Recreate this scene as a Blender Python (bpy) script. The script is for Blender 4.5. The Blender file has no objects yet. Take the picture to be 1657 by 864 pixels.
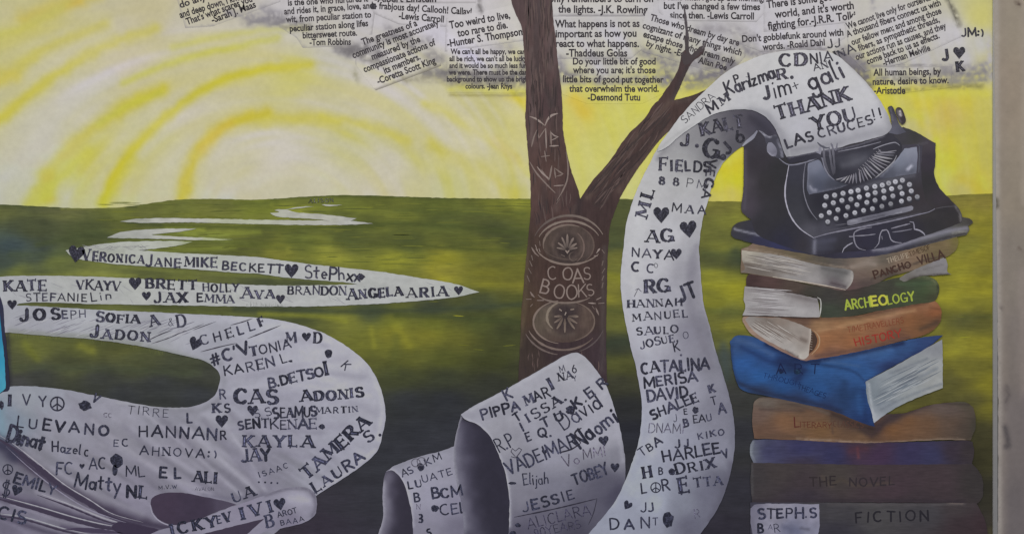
# A hand-painted mural on a plastered wall, seen square on. Every depicted thing is a real layer of paint,
# 0.1 mm apart, on the wall; colours are the pigments of the mural (flat art), light comes from one added area lamp and an even background.
import bpy, math, random
import numpy as np
from mathutils import Vector
from mathutils.geometry import delaunay_2d_cdt
R = math.radians
sc = bpy.context.scene
rng = np.random.RandomState(7); random.seed(7)
# ---------------------------------------------------------------- camera
cam = bpy.data.objects.new('camera', bpy.data.cameras.new('camera')); sc.collection.objects.link(cam); sc.camera = cam
cam.location = (0, -3.222, 1.6); cam.rotation_euler = (R(90), 0, 0); cam.data.lens = 35; cam.data.sensor_width = 36; cam.data.clip_end = 100
# ---------------------------------------------------------------- light
w = bpy.data.worlds.new('World'); sc.world = w; w.use_nodes = True
bg = w.node_tree.nodes['Background']; bg.inputs[0].default_value = (.60, .62, .74, 1); bg.inputs[1].default_value = .39
la = bpy.data.lights.new('added_area_lamp', 'AREA'); la.shape = 'RECTANGLE'; la.size = 5.0; la.size_y = .6; la.energy = 41.6; la.color = (1, .95, .86)  # unseen lamp added so the light falls off down the wall
lo = bpy.data.objects.new('added_area_lamp', la); sc.collection.objects.link(lo); lo.location = (0, -1.3, 3.35); lo.rotation_euler = (R(35), 0, 0)
sc.view_settings.view_transform = 'Standard'; sc.view_settings.look = 'None'; sc.view_settings.exposure = .1; sc.view_settings.gamma = 1
sc.cycles.filter_width = 1.5
# ---------------------------------------------------------------- units: 1 unit of the mural drawing = 2 mm
S = .002; LS = .0001
def P3(x, y, l): return ((x - 828.5) * S, -l * LS, (432 - y) * S + 1.6)
K = np.array([[0.6495, -0.5594, 0.2042, 0.0059, -0.0674, 0.0564, -0.0073],
              [0.6338, -0.5344, 0.1983, 0.003, -0.064, 0.0539, -0.0073],
              [0.6264, -0.4811, 0.1765, 0.0042, -0.0581, 0.0486, -0.006]])
def lin(c): c = np.asarray(c, float) / 255.; return np.where(c < .04045, c / 12.92, ((c + .055) / 1.055) ** 2.4)
def pigment(x, y, rgb):
    """colour as seen in the photograph (sRGB) -> reflectance of the dry paint under the added area lamp"""
    x = np.clip(x, 0, 1657); v = np.clip(y, 0, 864) / 864.; u = (x / 1657. - .5) * 2
    A = np.stack([np.ones_like(u), v, v * v, v ** 3, u * u, u * u * v, u ** 4], -1)
    return np.clip(lin(rgb) / (1.3 * (A @ K.T)), .004, .86)
# ---------------------------------------------------------------- noise and drawing helpers
_lat = rng.rand(8, 64, 64)
def noise(x, y, sx, sy, k=0):
    u = x / sx; v = y / sy; i = np.floor(u).astype(int); j = np.floor(v).astype(int); fu = u - i; fv = v - j
    fu = fu * fu * (3 - 2 * fu); fv = fv * fv * (3 - 2 * fv); L = _lat[k % 8]
    a = L[i % 64, j % 64]; b = L[(i + 1) % 64, j % 64]; c = L[i % 64, (j + 1) % 64]; d = L[(i + 1) % 64, (j + 1) % 64]
    return (a * (1 - fu) + b * fu) * (1 - fv) + (c * (1 - fu) + d * fu) * fv - .5
def smooth(pts, closed=True, step=4.):
    n = len(pts); out = []
    for i in range(n if closed else n - 1):
        p = [pts[(i + k) % n] if closed else pts[min(max(i + k, 0), n - 1)] for k in (-1, 0, 1, 2)]
        a, b, c, d = [np.array(q[:2], float) for q in p]
        t0 = (c - a) / 2 if len(p[1]) < 3 else (c - b); t1 = (d - b) / 2 if len(p[2]) < 3 else (c - b)
        L = np.linalg.norm(c - b)
        for tt in (t0, t1):
            m = np.linalg.norm(tt)
            if m > 1.2 * L: tt *= 1.2 * L / m
        k = max(1, int(L / step))
        for s in range(k):
            t = s / k; t2 = t * t; t3 = t2 * t
            out.append((2 * t3 - 3 * t2 + 1) * b + (t3 - 2 * t2 + t) * t0 + (-2 * t3 + 3 * t2) * c + (t3 - t2) * t1)
    if not closed: out.append(np.array(pts[-1][:2], float))
    return np.array(out)
def inside(px, py, poly):
    r = np.zeros(len(px), bool); n = len(poly); j = n - 1
    for i in range(n):
        xi, yi = poly[i]; xj, yj = poly[j]
        if yi != yj:
            c = ((yi > py) != (yj > py)) & (px < (xj - xi) * (py - yi) / (yj - yi) + xi); r ^= c
        j = i
    return r
def segdist(px, py, pts):
    d = np.full(len(px), 1e9)
    for a, b in zip(pts[:-1], pts[1:]):
        ax, ay = a[:2]; bx, by = b[:2]; dx = bx - ax; dy = by - ay; L = dx * dx + dy * dy + 1e-9
        t = np.clip(((px - ax) * dx + (py - ay) * dy) / L, 0, 1)
        d = np.minimum(d, np.hypot(px - ax - t * dx, py - ay - t * dy))
    return d
def shade(px, py, col, strokes=(), mottle=(), ay=1.):
    if callable(col): c = col(px, py)
    elif isinstance(col, tuple): c = np.tile(np.array(col, float), (len(px), 1))
    else:
        ws = np.zeros(len(px)); c = np.zeros((len(px), 3))
        for (ax, ay_, rgb) in col:
            wgt = 1. / (((px - ax) ** 2 + ((py - ay_) * ay) ** 2) + 160.) ** 1.7
            ws += wgt; c += wgt[:, None] * np.array(rgb, float)
        c /= ws[:, None]
    for st in strokes:
        pts, wd, rgb, a = st[:4]
        xs = [p[0] for p in pts]; ys = [p[1] for p in pts]
        m = (px > min(xs) - 3 * wd) & (px < max(xs) + 3 * wd) & (py > min(ys) - 3 * wd) & (py < max(ys) + 3 * wd)
        if not m.any(): continue
        sp = smooth(pts, False, 8.) if len(pts) > 2 else pts
        qx = px[m]; qy = py[m]
        if wd > 5: qx = qx + noise(qx, qy, 14, 14, 3) * wd * .5; qy = qy + noise(qx, qy, 14, 14, 5) * wd * .5
        d = segdist(qx, qy, sp); al = a * np.exp(-(d / wd) ** 2)
        if len(st) > 4:   # dry charcoal: the stroke breaks up into specks and streaks
            qx0 = px[m]; qy0 = py[m]
            al = np.clip(al * (1.1 + 1.5 * noise(qx0, qy0, 9, 5, 1) + 1.4 * noise(qx0, qy0, 3.6, 3.2, 4)), 0, .95)
        al = al[:, None]
        c[m] = c[m] * (1 - al) + np.array(rgb, float) * al
    for k, (amp, sx, sy) in enumerate(mottle):
        c *= (1 + amp * 2 * noise(px, py, sx, sy, k) + amp * noise(px + 31, py + 17, sx * .45, sy * .45, k + 2))[:, None]
    return c
# ---------------------------------------------------------------- materials (procedural)
MATS = {}
def mat(kind):
    if kind in MATS: return MATS[kind]
    m = bpy.data.materials.new(kind); m.use_nodes = True; nt = m.node_tree; N = nt.nodes; Lk = nt.links
    b = N['Principled BSDF']; b.inputs['Roughness'].default_value = .68; b.inputs['Specular IOR Level'].default_value = .25
    at = N.new('ShaderNodeAttribute'); at.attribute_name = 'paint'
    g = N.new('ShaderNodeNewGeometry'); mp = N.new('ShaderNodeMapping'); Lk.new(g.outputs['Position'], mp.inputs['Vector'])
    n1 = N.new('ShaderNodeTexNoise'); n1.inputs['Detail'].default_value = 4; Lk.new(mp.outputs[0], n1.inputs['Vector'])
    r = N.new('ShaderNodeMapRange'); Lk.new(n1.outputs['Fac'], r.inputs['Value'])
    r.inputs['From Min'].default_value = .3; r.inputs['From Max'].default_value = .7
    mx = N.new('ShaderNodeMix'); mx.data_type = 'RGBA'; mx.blend_type = 'MULTIPLY'; mx.inputs['Factor'].default_value = 1
    Lk.new(at.outputs['Color'], mx.inputs[6])
    cb = N.new('ShaderNodeCombineColor')
    for i in range(3): Lk.new(r.outputs[0], cb.inputs[i])
    if kind == 'ink':
        n1.inputs['Scale'].default_value = 190; n1.inputs['Detail'].default_value = 3
        r.inputs['To Min'].default_value = .75; r.inputs['To Max'].default_value = 2.7; r.inputs['From Min'].default_value = .46; r.inputs['From Max'].default_value = .74
    elif kind == 'brushed':
        mp.inputs['Scale'].default_value = (1, 1, 7); n1.inputs['Scale'].default_value = 26
        r.inputs['To Min'].default_value = .88; r.inputs['To Max'].default_value = 1.12
    elif kind == 'bark':
        mp.inputs['Scale'].default_value = (6, 1, 1.2); n1.inputs['Scale'].default_value = 22
        r.inputs['To Min'].default_value = .87; r.inputs['To Max'].default_value = 1.15
    else:
        n1.inputs['Scale'].default_value = 60
        r.inputs['To Min'].default_value = .965; r.inputs['To Max'].default_value = 1.035
    Lk.new(cb.outputs[0], mx.inputs[7]); Lk.new(mx.outputs[2], b.inputs['Base Color'])
    n2 = N.new('ShaderNodeTexNoise'); n2.inputs['Scale'].default_value = 240; n2.inputs['Detail'].default_value = 4; Lk.new(g.outputs['Position'], n2.inputs['Vector'])
    n3 = N.new('ShaderNodeTexNoise'); n3.inputs['Scale'].default_value = 14; Lk.new(g.outputs['Position'], n3.inputs['Vector'])
    ad = N.new('ShaderNodeMath'); ad.operation = 'MULTIPLY_ADD'; ad.inputs[1].default_value = 4; Lk.new(n3.outputs['Fac'], ad.inputs[0]); Lk.new(n2.outputs['Fac'], ad.inputs[2])
    bu = N.new('ShaderNodeBump'); bu.inputs['Strength'].default_value = .2; bu.inputs['Distance'].default_value = .0016
    Lk.new(ad.outputs[0], bu.inputs['Height']); Lk.new(bu.outputs[0], b.inputs['Normal'])
    MATS[kind] = m; return m
# ---------------------------------------------------------------- object makers
def mesh_obj(name, verts, faces, lincol, kind, parent):
    me = bpy.data.meshes.new(name); me.from_pydata(verts, [], faces)
    at = me.attributes.new('paint', 'FLOAT_COLOR', 'POINT')
    at.data.foreach_set('color', np.concatenate([lincol, np.ones((len(lincol), 1))], 1).astype(np.float32).ravel())
    me.materials.append(mat(kind)); me.update()
    o = bpy.data.objects.new(name, me); sc.collection.objects.link(o)
    if parent is not None:
        o.parent = parent
        base = parent
        off = Vector((0, 0, 0))
        while base is not None: off += base.location; base = base.parent
        me.transform(__import__('mathutils').Matrix.Translation(-off))
    return o
def thing(name, label, cat, x, y, group=None):
    o = bpy.data.objects.new(name, None); sc.collection.objects.link(o); o.location = P3(x, y, 0); o.empty_display_size = .05
    o['label'] = label; o['category'] = cat
    if group: o['group'] = group
    return o
def paint(name, poly, col, strokes=(), parent=None, layer=1, step=3.6, sm=True, mottle=((.03, 22, 22),), kind='paint', ay=1., rough=.5):
    out = smooth(poly, True, step) if sm else np.array([p[:2] for p in poly], float)
    if not sm:
        o2 = []
        for a, b in zip(out, np.roll(out, -1, 0)):
            k = max(1, int(np.linalg.norm(b - a) / (step * 1.3))); o2 += [a + (b - a) * t / k for t in range(k)]
        out = np.array(o2)
    out = out + rough * np.stack([noise(out[:, 0], out[:, 1], 5, 5, 1), noise(out[:, 0], out[:, 1], 5, 5, 2)], 1) * 2
    x0, y0 = out.min(0); x1, y1 = out.max(0)
    gx, gy = np.meshgrid(np.arange(x0 + step / 2, x1, step), np.arange(y0 + step / 2, y1, step * .87))
    gx = gx + (np.arange(gx.shape[0]) % 2)[:, None] * step / 2; gx = gx.ravel(); gy = gy.ravel()
    gx = gx + rng.uniform(-.2, .2, len(gx)) * step; gy = gy + rng.uniform(-.2, .2, len(gy)) * step
    m = inside(gx, gy, out); gx = gx[m]; gy = gy[m]
    cl = np.concatenate([out, out[:1]])
    if len(gx):
        m = segdist(gx, gy, cl) > step * .45; gx = gx[m]; gy = gy[m]
    n = len(out)
    V = [Vector((float(a), float(b))) for a, b in out] + [Vector((float(a), float(b))) for a, b in zip(gx, gy)]
    r = delaunay_2d_cdt(V, [(i, (i + 1) % n) for i in range(n)], [], 1, 1e-4)
    vx = np.array([[v.x, v.y] for v in r[0]])
    c = shade(vx[:, 0], vx[:, 1], col, strokes, mottle, ay)
    if parent is not None and parent.name == 'paper_scroll' and name not in ('dark_fold',): c = c + np.array([2.5, 4., -.5]) * np.clip((c.mean(1, keepdims=True) - 70) / 50., 0, 1)
    faces = [f[::-1] for f in r[2]]
    fc = []
    for f in faces:
        a, b, d = [vx[i] for i in f[:3]]
        fc.append(f if (b[0] - a[0]) * (d[1] - a[1]) - (b[1] - a[1]) * (d[0] - a[0]) < 0 else f[::-1])
    return mesh_obj(name, [P3(a, b, layer) for a, b in vx], fc, pigment(vx[:, 0], vx[:, 1], c), kind, parent)
_zi = [0]
class Ribbons:
    """paint strokes of even or tapering width, gathered into one mesh"""
    def __init__(s, layer): s.v = []; s.f = []; s.c = []; s.l = layer; s.k = -1
    def z(s): s.k = (s.k + 1) % 24; return s.l + s.k * .03
    def poly(s, pts, rgb):
        z = s.z(); k = len(s.v); cx = sum(p[0] for p in pts) / len(pts); cy = sum(p[1] for p in pts) / len(pts)
        s.v.append((cx, cy, z)); s.v += [(p[0], p[1], z) for p in pts]; n = len(pts)
        for i in range(n): s.f.append((k, k + 1 + i, k + 1 + (i + 1) % n))
        s.c += [rgb] * (n + 1)
    def quad(s, a, b, wa, wb, rgb):
        d = np.array([b[0] - a[0], b[1] - a[1]], float); L = np.hypot(*d)
        if L < 1e-6: return
        nx, ny = -d[1] / L, d[0] / L; z = s.z(); k = len(s.v)
        s.v += [(a[0] + nx * wa, a[1] + ny * wa, z), (b[0] + nx * wb, b[1] + ny * wb, z), (b[0] - nx * wb, b[1] - ny * wb, z), (a[0] - nx * wa, a[1] - ny * wa, z)]
        s.f.append((k, k + 1, k + 2, k + 3)); s.c += [rgb] * 4
    def line(s, pts, wd, rgb, taper=.35, rgb2=None, step=4., sm=True):
        p = smooth(pts, False, step) if (sm and len(pts) > 2) else smooth(pts, False, 6.)
        n = len(p); z = s.z(); k = len(s.v)
        rgb = np.array(rgb, float); rgb2 = rgb if rgb2 is None else np.array(rgb2, float)
        for i in range(n):
            d = p[min(i + 1, n - 1)] - p[max(i - 1, 0)]; d /= (np.linalg.norm(d) + 1e-9); t = i / max(1, n - 1)
            h = wd / 2 * (taper + (1 - taper) * min(1, 3.5 * min(t, 1 - t))) * (1 + .25 * random.uniform(-1, 1))
            s.v += [(p[i][0] - d[1] * h, p[i][1] + d[0] * h, z), (p[i][0] + d[1] * h, p[i][1] - d[0] * h, z)]
            cc = tuple(rgb * (1 - t) + rgb2 * t); s.c += [cc, cc]
            if i: a = k + 2 * i; s.f.append((a - 2, a - 1, a + 1, a))
    def build(s, name, parent, kind='paint'):
        if not s.v: return None
        V = np.array(s.v); fc = []
        for f in s.f:
            a, b, d = [V[i] for i in f[:3]]
            fc.append(f if (b[0] - a[0]) * (d[1] - a[1]) - (b[1] - a[1]) * (d[0] - a[0]) < 0 else f[::-1])
        return mesh_obj(name, [P3(*v) for v in s.v], fc, pigment(V[:, 0], V[:, 1], np.array(s.c, float)), kind, parent)
def strokes_obj(name, parent, layer, items, kind='paint'):
    r = Ribbons(layer)
    for it in items: r.line(*it)
    return r.build(name, parent, kind)
# ---------------------------------------------------------------- hand lettering (stroke glyphs, unit height)
def arc(cx, cy, rx, ry, a0, a1, n=8): return [(cx + rx * math.cos(R(a0 + (a1 - a0) * i / n)), cy + ry * math.sin(R(a0 + (a1 - a0) * i / n))) for i in range(n + 1)]
G = {
 'A': (.78, [[(0, 0), (.38, 1)], [(.38, 1), (.78, 0)], [(.15, .33), (.64, .33)]]),
 'B': (.62, [[(.05, 0), (.05, 1)], [(0, 1), (.3, 1)] + arc(.3, .76, .24, .24, 90, -90, 6) + [(.05, .52)], [(.05, .52), (.34, .52)] + arc(.34, .26, .28, .26, 90, -90, 6) + [(0, 0)]]),
 'C': (.72, [arc(.38, .5, .36, .5, 48, 312, 12)]),
 'D': (.7, [[(.05, 0), (.05, 1)], [(0, 1), (.28, 1)] + arc(.28, .5, .42, .5, 90, -90, 9) + [(0, 0)]]),
 'E': (.58, [[(.05, 0), (.05, 1)], [(.05, 1), (.55, .98)], [(.05, .52), (.46, .52)], [(.05, 0), (.58, .02)]]),
 'F': (.56, [[(.05, 0), (.05, 1)], [(.05, 1), (.56, .98)], [(.05, .52), (.44, .52)]]),
 'G': (.78, [arc(.4, .5, .38, .5, 48, 330, 12), [(.45, .42), (.78, .42)], [(.74, .42), (.74, .05)]]),
 'H': (.7, [[(.05, 0), (.05, 1)], [(.65, 0), (.65, 1)], [(.05, .5), (.65, .5)]]),
 'I': (.2, [[(.1, 0), (.1, 1)]]),
 'J': (.5, [[(.42, 1), (.42, .25)] + arc(.2, .25, .22, .25, 0, -160, 6)]),
 'K': (.66, [[(.05, 0), (.05, 1)], [(.6, 1), (.07, .42)], [(.22, .56), (.66, 0)]]),
 'L': (.52, [[(.05, 1), (.05, 0)], [(.05, 0), (.52, .02)]]),
 'M': (.9, [[(.05, 0), (.08, 1)], [(.08, 1), (.45, .2)], [(.45, .2), (.82, 1)], [(.82, 1), (.87, 0)]]),
 'N': (.72, [[(.05, 0), (.05, 1)], [(.05, 1), (.67, 0)], [(.67, 0), (.67, 1)]]),
 'O': (.78, [arc(.39, .5, .37, .5, 90, 450, 14)]),
 'P': (.6, [[(.05, 0), (.05, 1)], [(0, 1), (.32, 1)] + arc(.32, .74, .26, .26, 90, -90, 6) + [(.05, .48)]]),
 'Q': (.8, [arc(.39, .5, .37, .5, 90, 450, 14), [(.45, .25), (.8, -.08)]]),
 'R': (.66, [[(.05, 0), (.05, 1)], [(0, 1), (.32, 1)] + arc(.32, .75, .26, .25, 90, -90, 6) + [(.05, .5)], [(.3, .5), (.66, 0)]]),
 'S': (.6, [arc(.31, .75, .27, .25, 35, 265, 8) + arc(.3, .25, .29, .26, 85, -145, 8)]),
 'T': (.66, [[(.33, 0), (.33, 1)], [(0, .98), (.66, .98)]]),
 'U': (.68, [[(.05, 1), (.05, .3)] + arc(.34, .3, .29, .3, 180, 360, 8) + [(.63, 1)]]),
 'V': (.7, [[(0, 1), (.35, 0)], [(.35, 0), (.7, 1)]]),
 'W': (1., [[(0, 1), (.25, 0)], [(.25, 0), (.5, .8)], [(.5, .8), (.75, 0)], [(.75, 0), (1., 1)]]),
 'X': (.66, [[(0, 1), (.66, 0)], [(.66, 1), (0, 0)]]),
 'Y': (.68, [[(0, 1), (.34, .48)], [(.68, 1), (.34, .48)], [(.34, .48), (.34, 0)]]),
 'Z': (.62, [[(0, 1), (.6, 1)], [(.6, 1), (0, 0)], [(0, 0), (.62, 0)]]),
 '0': (.6, [arc(.3, .5, .28, .5, 90, 450, 12)]), '3': (.5, [arc(.22, .75, .24, .25, 140, -90, 7) + arc(.22, .27, .27, .27, 90, -140, 7)]),
 '6': (.5, [[(.42, 1), (.12, .6)] + arc(.25, .3, .23, .3, 150, 510, 10)]), '8': (.5, [arc(.25, .75, .2, .24, -90, 270, 9), arc(.25, .26, .25, .26, 90, 450, 9)]),
 '9': (.5, [arc(.24, .7, .22, .28, 0, 360, 9), [(.46, .7), (.4, 0)]]),
 '.': (.16, [[(.06, .04), (.1, .04)]]), ',': (.16, [[(.1, .08), (.03, -.16)]]), "'": (.16, [[(.1, 1), (.04, .78)]]), '-': (.3, [[(.04, .42), (.26, .42)]]),
 '!': (.2, [[(.1, 1), (.08, .3)], [(.06, .02), (.09, .02)]]), ':': (.2, [[(.08, .15), (.11, .15)], [(.08, .6), (.11, .6)]]), ')': (.3, [arc(-.05, .45, .3, .6, 55, -55, 5)]),
 '+': (.6, [[(.3, .1), (.3, .8)], [(0, .45), (.6, .45)]]), '#': (.7, [[(.15, 0), (.3, 1)], [(.42, 0), (.58, 1)], [(0, .33), (.66, .33)], [(.04, .68), (.7, .68)]]),
 '&': (.7, [[(.68, 0), (.2, .72)] + arc(.32, .84, .13, .15, 200, -60, 6) + arc(.28, .26, .27, .26, 110, 350, 8)]),
 '$': (.6, [arc(.31, .75, .27, .25, 35, 265, 8) + arc(.3, .25, .29, .26, 85, -145, 8), [(.24, -.15), (.24, 1.15)], [(.38, -.15), (.38, 1.15)]]),
 'a': (.52, [arc(.24, .26, .22, .26, 0, 360, 9), [(.47, .52), (.5, 0)]]), 'b': (.5, [[(.04, 1), (.04, 0)], arc(.25, .26, .22, .26, 180, -180, 9)]), 'c': (.44, [arc(.25, .27, .22, .27, 45, 315, 8)]),
 'd': (.54, [arc(.24, .26, .22, .26, 0, 360, 9), [(.48, 1.1), (.48, 0)]]), 'e': (.48, [[(.04, .27), (.44, .3)] + arc(.25, .27, .21, .26, 10, 315, 8)]),
 'g': (.52, [arc(.24, .28, .22, .26, 0, 360, 9), [(.47, .54), (.46, -.2)] + arc(.24, -.22, .22, .2, 0, -200, 6)]), 'h': (.5, [[(.04, 1), (.04, 0)], [(.04, .3)] + arc(.25, .32, .2, .2, 160, 0, 5) + [(.46, 0)]]),
 'i': (.16, [[(.08, .52), (.08, 0)], [(.08, .76), (.1, .8)]]), 'j': (.2, [[(.14, .52), (.12, -.25), (-.06, -.3)], [(.14, .76), (.16, .8)]]), 'l': (.18, [[(.12, 1.05), (.06, .1), (.16, 0)]]),
 'm': (.78, [[(.04, .54), (.04, 0)], [(.04, .35)] + arc(.21, .36, .17, .17, 160, 0, 5) + [(.38, 0)], [(.38, .35)] + arc(.56, .36, .17, .17, 160, 0, 5) + [(.74, 0)]]),
 'n': (.5, [[(.04, .54), (.04, 0)], [(.04, .33)] + arc(.25, .34, .2, .19, 160, 0, 5) + [(.46, 0)]]), 'o': (.5, [arc(.25, .27, .22, .26, 90, 450, 9)]),
 'p': (.5, [[(.04, .54), (.04, -.35)], arc(.25, .27, .22, .26, 180, -180, 9)]), 'r': (.4, [[(.04, .54), (.04, 0)], [(.04, .32), (.2, .52), (.38, .5)]]), 's': (.42, [arc(.22, .4, .16, .13, 40, 260, 5) + arc(.2, .14, .18, .14, 80, -140, 5)]),
 't': (.4, [[(.2, .95), (.17, .1), (.32, 0)], [(0, .6), (.4, .62)]]), 'u': (.5, [[(.05, .52), (.06, .2)] + arc(.25, .2, .19, .2, 180, 350, 5) + [(.46, .52)], [(.45, .5), (.48, 0)]]),
 'v': (.46, [[(0, .54), (.22, 0), (.46, .56)]]), 'x': (.46, [[(0, .54), (.44, 0)], [(.44, .54), (0, 0)]]), 'y': (.5, [[(0, .54), (.25, .05)], [(.5, .56), (.12, -.42)]]), 'z': (.46, [[(0, .52), (.42, .52), (0, 0), (.46, .02)]]),
 ' ': (.32, [])}
HEART = [(.0, -.5), (-.28, -.18), (-.47, .08), (-.48, .3), (-.36, .45), (-.2, .47), (-.06, .38), (0, .24), (.06, .38), (.2, .47), (.36, .45), (.48, .3), (.47, .08), (.28, -.18)]
STY = {  # vertical weight, horizontal weight, serif half-length, jitter
 'b': (.25, .21, 0, .6), 'm': (.185, .155, 0, .6), 't': (.105, .09, 0, .6), 's': (.25, .115, .14, .6), 'w': (.32, .12, .18, .6), 'r': (.13, .11, 0, 1.), 'R': (.16, .14, 0, 1.)}
INKC = lambda y: (52 - 12 * y / 864., 50 - 9 * y / 864., 56 - 1 * y / 864.)
def word(txt, x0, y0, x1, y1, h, sty='b', parent=None, layer=2, rgb=None, name='lettering', kind='ink', small=None, jit=1.):
    """letters along the baseline (x0,y0)-(x1,y1); small=k draws all but the first letter k times as tall"""
    r = Ribbons(layer); wv, wh, sf, jt = STY[sty]; rgb = rgb or INKC(y0)
    if layer > 13 and sty in 'bmsw': h = h * .93
    d = np.array([x1 - x0, y1 - y0], float); L = np.linalg.norm(d); d /= L; up = np.array([d[1], -d[0]])
    hs = [h * (1 if (small is None or i == 0) else small) for i in range(len(txt))]
    adv = [G[c][0] * q + h * (.17 if sf == 0 else .24) for c, q in zip(txt, hs)]
    tot = sum(adv) - h * .2; k = L / tot if len(txt) > 1 else 1.; k = min(k, 3.)
    gap = 0
    if k > 1.25 and len(txt) > 1: gap = (L - tot * 1.25) / (len(txt) - 1); k = 1.25
    pos = 0.
    sty0 = sty
    for c, q, a in zip(txt, hs, adv):
        if kind == 'ink' and sty0 in 'bms' and h > 9:   # stamps come from mixed sets
            v = random.random(); sty = sty0 if v < .62 else ('b' if v < .72 else 'm' if v < .82 else 's' if v < .92 else 'w'); wv, wh, sf, jt = STY[sty]; q = q * random.uniform(.92, 1.08)
        ang = R(random.uniform(-6, 6)) * jt * jit; ca, sa = math.cos(ang), math.sin(ang); oy = random.uniform(-.05, .05) * h * jit; bw = random.uniform(.85, 1.15)
        ww = min(1, q / h + .1)
        tone = random.uniform(.85, 1.35) if kind == 'ink' else 1
        col = tuple(v * tone for v in rgb)
        def T(p):
            X = p[0] * q * k; Y = p[1] * q; X, Y = X * ca - Y * sa, X * sa + Y * ca + oy
            q2 = np.array([x0, y0]) + d * (pos + X) + up * Y; return (q2[0] + random.uniform(-.35, .35), q2[1] + random.uniform(-.35, .35))
        inl = []
        if c in '.:' :
            for pl in G[c][1]:
                e = T(pl[0]); rr = max(wv * .6, .09) * h; r.poly([(e[0] + rr * math.cos(t * .785), e[1] + rr * math.sin(t * .785)) for t in range(8)], col)
        for pl in G[c][1]:
            P = [T(p) for p in pl]
            for i in range(len(pl) - 1):
                dx = abs(pl[i + 1][0] - pl[i][0]); dy = abs(pl[i + 1][1] - pl[i][1]); s = dy / (math.hypot(dx, dy) + 1e-9)
                wd = (wh + (wv - wh) * s) * h * ww * bw / 2
                if sf and c in 'AVMNUWXY' and s > .6 and pl[i + 1][1] > pl[i][1]: wd *= .45
                r.quad(P[i], P[i + 1], wd, wd, col)
                if sty == 'w' and s > .6 and h >= 16 and wd > .1 * h and kind == 'ink':   # worn, open-faced stems
                    inl.append((P[i], P[i + 1], wd * .3))
                if i or sf == 0:
                    for e in ([P[i]] if i else []) + ([P[i], P[i + 1]] if sf == 0 and i == 0 and len(pl) == 2 else []):
                        r.poly([(e[0] + wd * math.cos(t * .785), e[1] + wd * math.sin(t * .785)) for t in range(8)], col)
            if sf:
                for e, o in ((pl[0], pl[1]), (pl[-1], pl[-2])):
                    dx = abs(e[0] - o[0]); dy = abs(e[1] - o[1])
                    if dy > dx and (e[1] < .06 or e[1] > .93) and len(pl) < 9:
                        yy = .03 if e[1] < .5 else .97
                        r.quad(T((e[0] - sf, yy)), T((e[0] + sf, yy)), wh * h * .55, wh * h * .55, col)
                    elif len(pl) >= 9 or (dx > dy and c in 'EFLTZ' and e != (.05, 1)):   # swollen ends of bowls and arms
                        if c in 'CGSJ': e2 = T(e); r.poly([(e2[0] + wv * .42 * h * math.cos(t * .785), e2[1] + wv * .42 * h * math.sin(t * .785)) for t in range(8)], col)
                        elif c in 'EFLT' and dx > dy: r.quad(T((e[0], e[1] - .14)), T((e[0], e[1] + .14)), wh * h * .5, wh * h * .5, col)
        for a1, b1, w1_ in inl:
            a2 = tuple(np.array(a1) * .85 + np.array(b1) * .15); b2_ = tuple(np.array(a1) * .2 + np.array(b1) * .8)
            r.quad(a2, b2_, w1_, w1_ * .6, tuple(v * 1.75 for v in col))
        pos += a * k + gap
    return r.build(name, parent, kind)
def heart(x, y, s, parent, layer, ang=0, rgb=None, name='stamped_heart', squash=1.):
    r = Ribbons(layer); ca, sa = math.cos(R(ang)), math.sin(R(ang)); rgb = rgb or INKC(y)
    r.poly([(x + s * (px * ca + py * squash * sa) + random.uniform(-.3, .3), y - s * (py * squash * ca - px * sa) + random.uniform(-.3, .3)) for px, py in HEART], rgb)
    return r.build(name, parent, 'ink')
def peace(x, y, rad, parent, layer):
    r = Ribbons(layer); c = INKC(y)
    q = [(x + rad * math.cos(R(t)), y + rad * math.sin(R(t))) for t in range(0, 361, 24)]
    for a, b in zip(q[:-1], q[1:]): r.quad(a, b, rad * .12, rad * .12, c)
    for t in (90, -90, 145, 35): r.quad((x, y), (x + rad * math.cos(R(t)), y + rad * math.sin(R(t))), rad * .11, rad * .11, c)
    return r.build('peace_sign', parent, 'ink')
def blot(x, y, w_, h_, parent, layer, name='ink_smudge', rgb=None, n=14):
    r = Ribbons(layer); rgb = rgb or INKC(y)
    r.poly([(x + w_ / 2 * math.cos(6.283 * i / n) * random.uniform(.75, 1.15), y + h_ / 2 * math.sin(6.283 * i / n) * random.uniform(.8, 1.12)) for i in range(n)], rgb)
    return r.build(name, parent, 'ink')
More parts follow.
